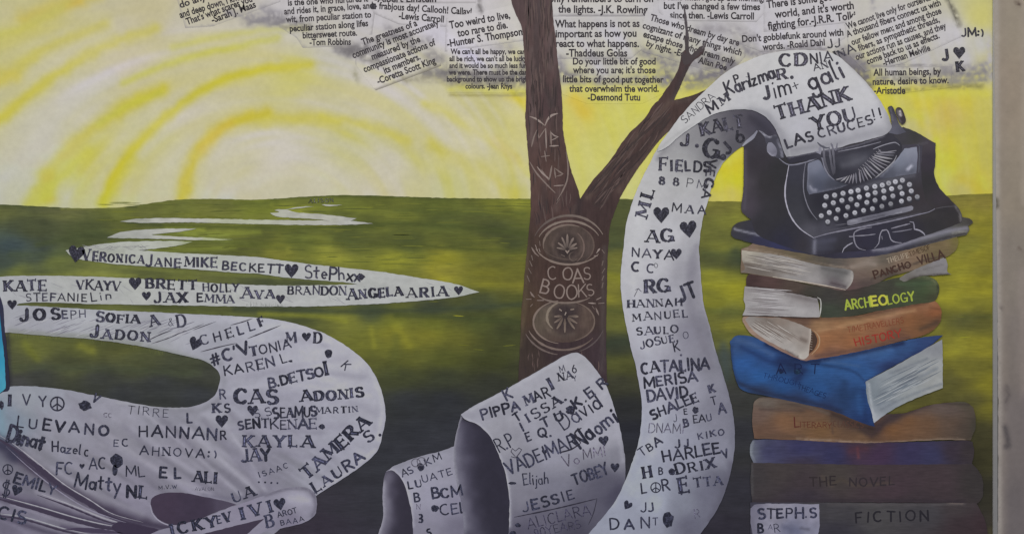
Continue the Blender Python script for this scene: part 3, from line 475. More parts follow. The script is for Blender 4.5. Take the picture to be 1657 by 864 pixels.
clip('slanted quotation about the greatness of a community with a dark lower edge', 640, 100, [(575, 80), (575, 104), (592, 128), (608, 147), (714, 107), (712, 40), (680, 34), (590, 60)],
     [('The greatness of a', 587, 74, 676, 42), ('community is most accurately', 572, 95, 711, 41), ('measured by the', 603, 98, 681, 68), ('compassionate actions of', 590, 118, 706, 73), ('its members.', 623, 120, 681, 96), ('-Coretta Scott King', 612, 137, 706, 102)], 3.6, grey=1.01,
     edges=[([(608, 147), (660, 127), (714, 107)], 2.6, (112, 106, 96), .8)])
clip('slanted quotation too weird to live, too rare to die, beside the trunk', 790, 60, [(722, 30), (720, 84), (850, 66), (840, 20), (826, 10)],
     [('Too weird to live,', 728, 47, 826, 30), ('too rare to die.', 741, 60, 822, 46), ('-Hunter S. Thompson', 724, 77, 846, 57)], 4.2, h=12)
clip('small print quotation about being happy and rich and lucky, left of the trunk', 790, 120, [(724, 80), (722, 150), (858, 151), (858, 76)],
     [("We can't all be happy, we can't", 729, 88, 856, 88), ("all be rich, we can't all be lucky -", 727, 99.5, 858, 99.5), ('and it would be so much less fun if', 727, 110.5, 860, 110.5), ('we were. There must be the dark', 726, 121.5, 858, 121.5), ('background to show up the bright', 723, 132.5, 858, 132.5), ('colours. -Jean Rhys', 753, 144, 829, 144)], 4.8, h=8.5, bold=.036)
clip('quotation about remembering the lights with a ruled line beneath', 980, 15, [(890, -40), (890, 27), (1056, 27), (1062, -40)],
     [('only remembers to turn on', 888, 4, 1057, 4), ('the lights. -J.K. Rowling', 903, 21, 1048, 22)], 3.6, h=12, edges=[([(905, 26), (1056, 27)], 2, (112, 108, 114), .7)])
clip('quotation what happens is not as important, right of the trunk', 970, 70, [(893, 30), (893, 96), (1020, 96), (1040, 80), (1040, 32)],
     [('What happens is not as', 898, 45, 1035, 44), ('important as how you', 899, 61, 1030, 60), ('react to what happens.', 899, 76.5, 1034, 76.5), ('-Thaddeus Golas', 916, 92, 1015, 92)], 4.2, h=12)
clip('quotation do your little bit of good, lowest between the two limbs', 990, 130, [(908, 96), (908, 152), (950, 168), (1040, 168), (1076, 150), (1076, 96)],
     [('Do your little bit of good', 927, 105, 1061, 105), ("where you are; it's those", 927, 119, 1061, 119), ('little bits of good put together', 911, 133.5, 1074, 134.5), ('that overwhelm the world.', 921, 149, 1066, 149), ('-Desmond Tutu', 951, 163, 1036, 163)], 4.8, h=11)
clip('quotation but I have changed a few times since then, above the twig', 1150, 20, [(1064, -40), (1066, 20), (1080, 34), (1224, 36), (1238, 20), (1238, -40)],
     [('was the same when I got up this morning,', 1040, 0, 1237, 3, 10), ("but I've changed a few times", 1074, 15, 1230, 17), ('since then. -Lewis Carroll', 1084, 30, 1220, 32)], 3.6)
clip('downward slanting quotation about those who dream by day, crossed by twigs', 1120, 70, [(1046, 18), (1034, 60), (1040, 84), (1176, 124), (1206, 92), (1204, 62)],
     [('Those who dream by day are', 1051, 33, 1195, 75), ('cognizant of many things which', 1039, 46, 1199, 91), ('escape those who dream only', 1040, 60, 1188, 105), ('by night. -Edgar', 1045, 75, 1122, 98), ('Allan Poe', 1129, 102, 1175, 115)], 4.2, h=10.5)
clip('quotation there is some good in this world worth fighting for', 1320, 25, [(1236, -40), (1236, 52), (1400, 34), (1412, 0), (1412, -40)],
     [("There is some good in this", 1241, 14, 1393, -5), ("world, and it's worth", 1254, 30, 1382, 15), ('fighting for.-J.R.R. Tolkien', 1243, 49, 1400, 29)], 3.6, h=12.5)
clip('strip about gobblefunk words just above the typed sheet', 1280, 75, [(1198, 56), (1200, 72), (1230, 84), (1336, 80), (1368, 62), (1368, 42)],
     [("Don't gobblefunk around with", 1201, 69, 1365, 58), ('words. -Roald Dahl', 1234, 82, 1335, 74)], 4.2)
clip('steeply slanted quotation of a thousand fibers, largest at the right', 1450, 60, [(1366, 40), (1376, 92), (1400, 116), (1460, 104), (1556, 60), (1532, -10), (1500, -40), (1412, 0)],
     [('We cannot live only for ourselves.', 1371, 48, 1509, 0), ('A thousand fibers connect us with', 1371, 61, 1523, 9), ('our fellow men; and among those', 1379, 74, 1524, 22), ('fibers, as sympathetic threads,', 1390, 83.5, 1521, 36), ('our actions run as causes, and they', 1386, 98, 1532, 46), ('come back to us as effects.', 1404, 105, 1521, 62), ('-Herman Melville', 1430, 107.5, 1506, 82)], 4.8, h=10.5,
     edges=[([(1532, -5), (1544, 22), (1554, 44)], 3, (100, 96, 88), .6)])
clip('two line strip saying all human beings desire to know', 1470, 135, [(1408, 108), (1410, 156), (1540, 142), (1540, 108)],
     [('All human beings, by', 1413, 123, 1523, 121), ('nature, desire to know.', 1412, 138, 1535, 135), ('-Aristotle', 1414, 152, 1465, 152)], 5.4, h=11, edges=[([(1410, 108), (1540, 107)], 1.8, (130, 126, 128), .6)])
def stamp(label, x, y, items, cat='stamped initials'):
    t = thing('stamped_initials', label, cat, x, y, 'hand stamped initials in the sky')
    for it in items:
        if it[0] == 'h': heart(it[1], it[2], it[3], t, 7)
        elif it[0] == 'o': blot(it[1], it[2], it[3], it[4], t, 7)
        else: word(*it, parent=t, layer=7)
stamp('black stamped JM with a smile near the top right edge', 1572, 55, [('JM:)', 1556, 60, 1591, 59, 12.5, 'b')])
stamp('black J, heart and K stamped under the smile', 1548, 95, [('J', 1526, 99, 1540, 97, 18, 'b'), ('h', 1552, 86, 20), ('K', 1549, 116, 1565, 115, 16, 'w')])
stamp('thin JJ above INA stamped where sheet meets sky', 1360, 85, [('JJ', 1340, 79, 1359, 76, 13, 'm'), ('INA', 1353, 97, 1384, 84, 13, 'm')])
stamp('round black ink blot between two quotations', 605, 10, [('o', 604, 11, 13, 11)], 'ink blot')
# ================================================================ turquoise shape at the left edge
tq = thing('turquoise_shape', 'bright turquoise painted sliver with dark outline at the left edge', 'painted shape', -20, 600)
paint('outline', [(-30, 440, 1), (2, 484), (8, 530), (13, 580), (16, 630), (4, 634), (-4, 640), (-30, 650, 1)], [(5, 500, (44, 46, 66)), (12, 600, (40, 40, 56))], parent=tq, layer=15.2, mottle=())
paint('turquoise_fill', [(-30, 470, 1), (-3, 500), (2, 530), (7, 575), (9, 610), (9, 628), (2, 634), (-4, 640), (-30, 640, 1)], [(2, 520, (40, 120, 160)), (3, 580, (52, 136, 166)), (3, 620, (66, 142, 168))], parent=tq, layer=15.6, mottle=((.03, 10, 10),))
# ================================================================ tree
tr = thing('tree', 'dark brown forked tree carved with a heart and a ring emblem', 'tree', 910, 640)
TA = [(870, 0, (78, 70, 72)), (880, 60, (82, 72, 72)), (870, 120, (80, 70, 70)), (890, 170, (74, 64, 66)), (870, 220, (80, 70, 68)), (900, 260, (74, 62, 58)), (880, 300, (82, 70, 66)), (920, 320, (66, 56, 56)), (900, 350, (74, 62, 60)), (960, 340, (60, 52, 52)), (1000, 270, (70, 60, 58)), (1050, 210, (72, 62, 60)), (1080, 170, (68, 58, 56)), (1110, 110, (66, 58, 60)), (975, 400, (60, 52, 50)),
      (865, 400, (66, 58, 52)), (910, 440, (64, 54, 50)), (850, 500, (72, 64, 52)), (910, 500, (62, 53, 50)), (975, 500, (62, 56, 54)), (850, 570, (58, 54, 50)), (910, 570, (56, 50, 54)), (970, 580, (58, 52, 58)), (860, 610, (58, 54, 52)), (1130, 155, (62, 54, 54)), (930, 620, (54, 48, 54))]
TSK = [([(868, 110), (885, 150), (892, 170)], 5, (58, 50, 50), .6), ([(905, 110), (898, 150), (892, 172)], 5, (58, 50, 50), .6), ([(875, 0), (868, 60), (872, 110)], 6, (62, 54, 56), .5), ([(890, 60), (892, 110)], 7, (94, 84, 84), .4), ([(860, 80), (862, 160), (860, 230)], 4, (96, 84, 82), .5), ([(938, 325), (934, 345)], 6, (44, 38, 40), .6), ([(900, 180), (898, 250)], 8, (62, 52, 50), .4),
       ([(950, 320), (985, 280), (1020, 235), (1060, 190), (1100, 150)], 5, (92, 78, 70), .5), ([(965, 330), (1000, 290), (1040, 240), (1075, 195)], 5, (50, 42, 42), .6), ([(960, 300), (1010, 250), (1050, 205)], 3, (56, 48, 46), .6), ([(1000, 310), (1040, 255), (1085, 205)], 4, (88, 76, 70), .4), ([(1096, 165), (1125, 158), (1150, 150)], 4, (84, 74, 68), .4), ([(1112, 110), (1098, 140), (1088, 160)], 4, (54, 48, 50), .6),
       ([(852, 390), (850, 480), (842, 560)], 4, (92, 82, 62), .45), ([(978, 400), (976, 480), (974, 600)], 4, (78, 72, 70), .45), ([(870, 360), (880, 330), (880, 300)], 5, (58, 48, 48), .6), ([(900, 340), (905, 310)], 5, (92, 80, 76), .4), ([(925, 350), (930, 335)], 4, (84, 72, 68), .4)]
TA = [(a, b, (c[0] * .98, c[1] * .87, c[2] * .86)) for a, b, c in TA]
tk = paint('trunk', [(815, -60, 1), (827, 0), (834, 22), (844, 44), (847, 70), (849, 97), (851, 125), (851, 160), (850, 194), (852, 216), (855, 257), (858, 290), (859, 321), (858, 354), (855, 382), (850, 431), (847, 470), (844, 502), (841, 567), (838, 640), (838, 700, 1), (983, 700, 1), (982, 619), (981, 567), (981, 521), (982, 470), (983, 421), (985, 389), (987, 366), (994, 345), (1003, 321),
      (1012, 305), (1028, 279), (1048, 252), (1070, 224), (1098, 200), (1112, 182), (1091, 163), (1063, 165), (1042, 193), (1014, 221), (987, 260), (960, 291), (948, 308), (939, 322, 1), (935, 305), (929, 290), (923, 271), (916, 240), (911, 210), (910, 167), (907, 133), (903, 105), (900, 69), (895, 28), (890, -60, 1)],
      TA, TSK, tr, 10, kind='bark', mottle=((.05, 7, 30), (.03, 4, 10)))
paint('branch', [(1063, 167), (1085, 135), (1097, 113), (1102, 92), (1107, 82), (1112, 78), (1119, 90), (1133, 80), (1143, 70, 1), (1136, 88), (1121, 100), (1112, 116), (1102, 138), (1091, 162, 1), (1088, 185), (1050, 196)], TA, TSK, tr, 10.4, kind='bark', mottle=((.05, 5, 18),))
paint('branch', [(1080, 168), (1117, 156), (1141, 146), (1165, 138, 1), (1165, 165, 1), (1121, 172), (1090, 205), (1060, 200)], TA, TSK, tr, 10.7, kind='bark', mottle=((.05, 5, 18),))
strokes_obj('twig', tr, 11, [([(1107, 10), (1109, 30), (1112, 60), (1113, 92)], 4.5, (74, 68, 72), .3), ([(1110, 60), (1113, 92)], 6, (66, 60, 62), .6)])
strokes_obj('twig', tr, 11, [([(1118, 96), (1130, 84), (1141, 74)], 8, (68, 60, 62), .5), ([(1136, 80), (1146, 62)], 3.5, (92, 86, 88), .3)])
paint('twig', [(1103, 96), (1105, 84), (1110, 88), (1112, 78), (1117, 90), (1124, 86), (1120, 100), (1108, 106)], (66, 58, 60), (), tr, 11.2, step=3)
gr = Ribbons(11)   # bark grain
for i in range(300):
    k = random.random()
    if k < .42: x = random.uniform(850, 903); y = random.uniform(-20, 190); dx = random.uniform(-2, 3); dy = random.uniform(14, 46)
    elif k < .6: x = random.uniform(862, 925); y = random.uniform(210, 345); dx = random.uniform(-2, 6); dy = random.uniform(12, 30)
    elif k < .9: u = random.random(); v = random.uniform(-.5, .5); x = 955 + u * 135 + v * 30; y = 330 - u * 155 + v * 26; dx = 22 + random.uniform(-6, 6); dy = -27 + random.uniform(-4, 4)
    else: x = random.uniform(846, 975); y = random.uniform(560, 610); dx = random.uniform(-2, 2); dy = random.uniform(8, 20)
    q = [(x, y), (x + dx / 2 + random.uniform(-1.5, 1.5), y + dy / 2), (x + dx, y + dy)]
    if not inside(np.array([a[0] for a in q]), np.array([a[1] for a in q]), smooth([(828, -60, 1), (836, 20), (851, 100), (853, 200), (862, 300), (860, 354), (848, 480), (842, 640, 1), (978, 640, 1), (980, 470), (990, 345), (1012, 300), (1048, 248), (1092, 198), (1104, 160), (1063, 170), (1014, 225), (960, 295), (938, 326, 1), (920, 280), (907, 200), (900, 100), (890, -60, 1)])).all(): continue
    gr.line(q, random.uniform(.8, 2.4), random.choice([(56, 45, 45), (60, 50, 49), (90, 74, 71), (84, 70, 67), (52, 43, 44)]), .1)
bg_ = gr.build('bark_grain', tr); bg_['kind'] = 'stuff'
CL = (142, 128, 122); CM = (120, 106, 100)
for _q in [([(857, 189), (866, 192), (876, 199), (882, 204)], 3, CL, .3), ([(882, 204), (886, 194), (893, 187), (903, 184)], 3, CL, .3), ([(857, 262), (868, 280), (884, 298), (899, 313)], 2.4, CM, .3), ([(916, 246), (919, 268), (918, 290), (911, 308), (901, 325)], 2.4, CM, .3), ([(900, 330), (906, 322)], 2, CM, .3), ([(876, 275), (888, 292)], 2, CM, .4)]: strokes_obj('carved_line', tr, 11.6, [_q])
strokes_obj('carved_initials', tr, 11.6, [([(860, 238), (864, 222), (869, 210)], 2, CM), ([(869, 210), (872, 224)], 2, CM), ([(872, 224), (880, 212), (883, 208)], 2, CM), ([(883, 208), (884, 240)], 2, CL), ([(891, 212), (892, 236)], 2.2, CM), ([(891, 214), (897, 220), (903, 222), (893, 227)], 2, CL), ([(889, 237), (904, 236)], 2.2, CL),
   ([(881, 244), (884, 262)], 1.8, CM), ([(875, 254), (890, 252)], 1.8, CM), ([(869, 270), (878, 281), (889, 290)], 2.4, CL), ([(889, 291), (893, 268)], 2.4, CM), ([(897, 272), (899, 289)], 2.2, CM), ([(897, 272), (905, 278), (911, 282), (899, 286)], 2, CM), ([(896, 301), (912, 300)], 2.2, CL)])
def ell(cx, cy, rx, ry, a0, a1, n=22): return [(cx + rx * math.cos(R(a0 + (a1 - a0) * i / n)), cy - ry * math.sin(R(a0 + (a1 - a0) * i / n))) for i in range(n + 1)]
RC = (122, 109, 101)
EA = [(920, 372, (78, 66, 60)), (885, 395, (74, 62, 56)), (950, 395, (76, 64, 60)), (918, 400, (52, 43, 42)), (918, 420, (58, 48, 46))]
e1 = paint('emblem_medallion', ell(920, 396, 41, 33, 0, 350, 24), EA, [(ell(918, 397, 24, 22, 0, 360, 20), 3, (92, 78, 72), .7), ([(918, 385), (918, 410)], 14, (50, 42, 42), .6)], tr, 10.8, mottle=((.06, 6, 6),), kind='bark')
strokes_obj('carved_ring', tr, 11.8, [(ell(921, 402, 60, 53, 25, 158), 3.4, RC, .3, (86, 75, 72)), (ell(921, 402, 54, 44, 28, 155), 3.4, RC, .3), (ell(920, 397, 41, 33, 65, 190), 3.6, (112, 98, 90), .3), (ell(920, 397, 41, 33, -50, 60), 2.4, (90, 76, 70), .3), (ell(923, 400, 22, 26, -60, 60), 2.6, (104, 88, 82), .3), (ell(921, 388, 58, 40, 200, 325), 3.2, (120, 106, 98), .3), (ell(921, 380, 52, 40, 216, 300), 1.6, (84, 72, 66), .3)])
FN = [(100, 374), (132, 380)]
fl = []
for dx, dy in ((0, -25), (-9, -20), (10, -19), (-15, -11), (15, -10), (-17, -3), (16, -3)):
    fl.append(([(918 + dx * .2, 405 + dy * .18), (918 + dx * .6, 404 + dy * .62), (918 + dx, 404 + dy)], 3.6, (84, 74, 70), .4, (128, 114, 106)))
fl += [([(915, 405), (918, 409), (921, 405)], 4.5, (136, 122, 114)), ([(908, 412), (914, 415)], 3.5, (104, 92, 84)), (ell(928, 415, 7, 7, 90, 330, 10), 1.8, (92, 80, 74))]
strokes_obj('carved_palmette', tr, 12, fl)
sp = [([(860, 400), (866, 410), (872, 415)], 2.4, CM), ([(866, 396), (870, 406)], 2.4, CL), ([(873, 390), (874, 398)], 2, CM), ([(872, 402), (874, 408)], 2.8, CL), ([(965, 410), (969, 404), (971, 402)], 2.4, CL), ([(961, 414), (967, 414)], 2.4, CL), ([(974, 404), (978, 410)], 2.2, CM)]
for a, b, c, d in ((860, 413, 862, 421), (857, 422, 861, 431), (855, 434, 860, 443), (853, 446, 857, 456), (976, 422, 974, 430), (979, 434, 974, 442), (977, 446, 974, 454), (976, 457, 974, 466)): sp.append(([(a, b), (c, d)], 3.4, (104, 92, 86), .4))
sp += [([(858, 472), (861, 477), (865, 481)], 3, CM), ([(851, 484), (860, 484)], 2.6, CM), ([(869, 486), (880, 486)], 2.6, CL), ([(858, 496), (862, 492)], 3, CM), ([(952, 490), (964, 491)], 2.6, CL), ([(965, 485), (973, 481)], 2.6, CL), ([(968, 491), (978, 490)], 2.6, CL), ([(964, 498), (969, 510)], 2.6, CM), ([(958, 495), (962, 500)], 2, CM)]
strokes_obj('carved_leaves', tr, 12, sp)
e2 = paint('emblem_medallion', ell(912, 521, 49, 33, 0, 350, 24), [(880, 515, (86, 76, 66)), (945, 515, (80, 66, 60)), (914, 515, (54, 45, 46)), (912, 545, (78, 64, 58)), (914, 500, (60, 50, 50))],
      [(ell(912, 517, 31, 26, 60, 300, 16), 4, (98, 86, 76), .7), ([(914, 505), (914, 530)], 16, (50, 42, 44), .6), ([(946, 500), (948, 525)], 5, (92, 78, 70), .5)], tr, 10.8, mottle=((.06, 6, 6),), kind='bark')
strokes_obj('carved_ring', tr, 11.8, [(ell(912, 521, 49, 35, 100, 260), 3, (118, 104, 96), .3), (ell(913, 520, 49, 33, -70, 70), 2.6, (104, 90, 82), .3), (ell(912, 512, 62, 54, 205, 320), 3.6, (118, 104, 98), .3, (96, 82, 76)), (ell(912, 514, 68, 60, 206, 262), 2.6, (100, 88, 84), .3), (ell(914, 514, 66, 58, 290, 340), 2.2, (84, 74, 74), .3),
   (ell(915, 472, 46, 18, 195, 330), 3.2, (112, 99, 92), .3), (ell(912, 513, 27, 24, 110, 230), 4, (124, 112, 100), .3)])
fl = []
for dx, dy in ((0, 27), (-13, 21), (16, 21), (-17, 11), (20, 12), (-17, 1), (22, 1)):
    fl.append(([(914 + dx * .25, 511 + dy * .15), (914 + dx * .6, 511 + dy * .6), (914 + dx, 511 + dy)], 3.6, (84, 72, 66), .4, (122, 108, 98)))
fl += [([(905, 500), (909, 503)], 6, (140, 126, 116)), ([(923, 501), (929, 500)], 5, (122, 108, 98)), ([(914, 510), (916, 505)], 5, (142, 130, 122))]
strokes_obj('carved_palmette', tr, 12, fl)
for t, a, b, c, d, h in (('C', 887, 453, 904, 451, 21), ('O', 910, 452, 927, 453, 20), ('A', 927, 457, 944, 457, 22), ('S', 944, 452, 958, 452, 19), ('B', 873, 472, 893, 476, 22), ('O', 896, 482, 914, 482, 22), ('O', 916, 485, 934, 485, 23), ('K', 936, 481, 950, 480, 20), ('S', 951, 478, 967, 476, 18)):
    word(t, a, b, c, d, h, 't', tr, 12, (128, 114, 108), 'carved_letter', 'paint')
#@@PART3
# ================================================================ the long sheet of names
PS = thing('paper_scroll', 'long white paper ribbon of stamped names winding from the typewriter to the horizon', 'paper scroll', 600, 860)
def grp(parent, layer, words): 
    for wd in words:
        if wd[0] == 'h': heart(wd[1], wd[2], wd[3], parent, layer, wd[4] if len(wd) > 4 else 0)
        elif wd[0] == 'o': blot(wd[1], wd[2], wd[3], wd[4], parent, layer)
        elif wd[0] == 'p': peace(wd[1], wd[2], wd[3], parent, layer)
        else: word(wd[0], wd[1], wd[2], wd[3], wd[4], wd[5], wd[6], parent, layer, **(wd[7] if len(wd) > 7 else {}))
# --- far windings
WP = [(300, 358, (170, 168, 166)), (560, 360, (164, 163, 162)), (200, 380, (158, 158, 158)), (360, 384, (166, 168, 150)), (540, 352, (168, 166, 160))]
paint('far_winding', [(437, 345, 1), (452, 343), (444, 340), (462, 339), (480, 344), (510, 346), (549, 350), (577, 354, 1), (560, 359), (500, 354), (449, 351)], WP, (), PS, 12, step=2.8, mottle=((.05, 12, 3),))
paint('far_winding', [(462, 339, 1), (485, 335), (508, 334, 1), (486, 337)], WP, (), PS, 12, step=2.5, mottle=())
paint('far_winding', [(520, 331, 1), (535, 331), (554, 332, 1), (530, 334)], WP, (), PS, 12, step=2.5, mottle=())
paint('far_winding', [(194, 359, 1), (215, 355), (260, 353), (330, 354), (380, 355), (440, 356), (520, 357), (570, 358), (604, 362, 1), (560, 364), (480, 364), (380, 362), (300, 360), (240, 361)], WP, [([(200, 359), (240, 357)], 3, (140, 140, 130), .6)], PS, 12.2, step=2.8, mottle=((.05, 14, 4),))
paint('far_winding', [(173, 385, 1), (190, 377), (215, 373), (250, 371), (285, 370), (318, 370, 1), (290, 375), (262, 378), (246, 380), (290, 383), (340, 385), (378, 388, 1), (330, 389), (270, 387), (220, 386)], WP, [([(180, 384), (220, 382)], 3, (140, 142, 136), .5), ([(330, 386), (376, 388)], 3, (150, 156, 112), .7)], PS, 12, step=2.8, mottle=((.05, 14, 4),))
# --- the arrow-shaped double winding
A1 = [(120, 402, (160, 160, 160)), (200, 400, (166, 167, 164)), (300, 394, (162, 165, 150)), (300, 425, (168, 168, 172)), (450, 432, (168, 168, 172)), (600, 448, (168, 168, 170)), (700, 465, (166, 166, 168)), (760, 472, (160, 162, 160)), (30, 470, (158, 158, 166)), (150, 475, (162, 162, 166)), (300, 480, (164, 164, 168)), (450, 482, (164, 164, 168)), (600, 478, (164, 164, 168))]
w1 = paint('winding', [(106, 405, 1), (134, 400), (172, 394), (210, 391), (264, 390), (312, 391, 1), (290, 397), (255, 402), (223, 405, 1), (253, 407), (304, 410), (380, 414), (425, 417), (506, 428), (603, 438), (675, 449), (735, 459), (776, 473, 1), (726, 482), (636, 490), (530, 495), (418, 496), (292, 494), (162, 492), (32, 491), (28, 520, 1), (-20, 520, 1), (-20, 449, 1), (10, 447), (65, 446), (130, 447), (227, 451), (300, 455), (380, 460),
      (470, 462), (579, 460, 1), (560, 457), (470, 450), (420, 443), (380, 441), (292, 434), (194, 428), (139, 421), (118, 416)], A1, [([(300, 394), (312, 391)], 6, (140, 148, 110), .6), ([(110, 405), (200, 408)], 4, (146, 148, 140), .5), ([(580, 461), (650, 468)], 5, (150, 150, 152), .4)], PS, 14, step=3.2, mottle=((.025, 20, 8), (.02, 5, 3)))
hb = Ribbons(14.5)
for i in range(120):
    x = random.uniform(0, 740); y = 478 + random.uniform(-26, 14)
    if not (inside(np.array([x, x + 14]), np.array([y, y + 9]), smooth([(-20, 449, 1), (300, 456), (579, 462), (700, 455), (770, 473), (640, 489), (400, 494), (30, 490, 1)])).all()): continue
    hb.line([(x, y), (x + random.uniform(5, 22), y + random.uniform(2, 12))], .8, (140, 139, 146), .1)
for i in range(40): x = random.uniform(130, 230); hb.line([(x, 394 + random.uniform(0, 12)), (x + 14, 395 + random.uniform(0, 14))], .8, (138, 138, 138), .1)
for i in range(60): x = random.uniform(398, 470); hb.line([(x, 497), (x + random.uniform(-2, 2), 497 - random.uniform(2, 9))], .9, (96, 98, 92), .2)
hb.build('brush_marks', PS)['kind'] = 'stuff'
grp(w1, 16, [('h', 124, 411, 27, 8), ('VERONICA', 134, 421, 234, 427, 19, 's', dict(small=.76)), ('JANE', 236, 430, 292, 432, 20, 's', dict(small=.72)), ('-MIKE', 290, 431, 352, 433, 17, 's'), ('BECKETT', 360, 436, 457, 442, 14, 'b'), ('h', 472, 438, 23, 0), ('StePhxx', 493, 449, 582, 456, 20, 'R'), ('o', 584, 448, 14, 10),
   ('KATE', 8, 471, 76, 469, 18, 'w'), ('STEFANIE', 42, 487, 140, 487, 12.5, 'm'), ('Lin', 148, 488, 180, 483, 14, 'R'), ('VKAYV', 125, 468, 194, 470, 16, 's'), ('h', 219, 459, 21), ('BRETT', 237, 466, 319, 469, 16, 'w'), ('HOLLY', 329, 471, 386, 472, 14, 's'), ('h', 237, 479, 15), ('JAX', 251, 489, 303, 489, 17, 'w'), ('EMMA', 319, 488, 380, 491, 14, 's'),
   ('AVA', 392, 483, 444, 482, 19, 'w', dict(small=.75)), ('h', 454, 484, 15), ('BRANDON', 466, 476, 560, 477, 14, 's'), ('ANGELA', 563, 484, 652, 478, 19, 'w', dict(small=.8)), ('ARIA', 659, 481, 725, 479, 17, 's'), ('h', 742, 470, 15)])
word('ALISON', 500, 328, 540, 327, 6, 's', PS, 12.6, (70, 72, 60))
# --- the big bend with the folds
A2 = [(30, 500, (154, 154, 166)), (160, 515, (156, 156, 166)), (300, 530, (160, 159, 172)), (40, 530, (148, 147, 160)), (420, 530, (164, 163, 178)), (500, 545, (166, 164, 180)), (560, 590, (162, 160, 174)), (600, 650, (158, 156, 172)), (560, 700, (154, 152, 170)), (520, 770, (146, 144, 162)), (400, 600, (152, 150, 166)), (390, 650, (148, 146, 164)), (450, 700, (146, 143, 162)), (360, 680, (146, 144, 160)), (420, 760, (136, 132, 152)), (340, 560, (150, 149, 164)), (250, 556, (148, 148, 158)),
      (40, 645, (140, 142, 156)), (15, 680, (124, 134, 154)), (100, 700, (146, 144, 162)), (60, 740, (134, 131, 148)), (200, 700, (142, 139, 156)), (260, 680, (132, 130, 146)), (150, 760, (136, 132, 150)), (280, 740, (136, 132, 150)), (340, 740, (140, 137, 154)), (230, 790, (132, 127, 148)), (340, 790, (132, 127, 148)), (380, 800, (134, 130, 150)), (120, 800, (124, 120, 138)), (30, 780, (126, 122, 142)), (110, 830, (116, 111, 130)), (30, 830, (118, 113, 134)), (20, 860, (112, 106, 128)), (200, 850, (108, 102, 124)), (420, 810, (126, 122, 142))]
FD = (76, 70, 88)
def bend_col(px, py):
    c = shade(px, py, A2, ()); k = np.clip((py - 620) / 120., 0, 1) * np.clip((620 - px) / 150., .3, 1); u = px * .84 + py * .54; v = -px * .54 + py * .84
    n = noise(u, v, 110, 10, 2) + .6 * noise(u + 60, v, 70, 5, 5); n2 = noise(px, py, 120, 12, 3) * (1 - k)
    return c * (1 - .08 * k + .16 * n * k + .07 * n2)[:, None]
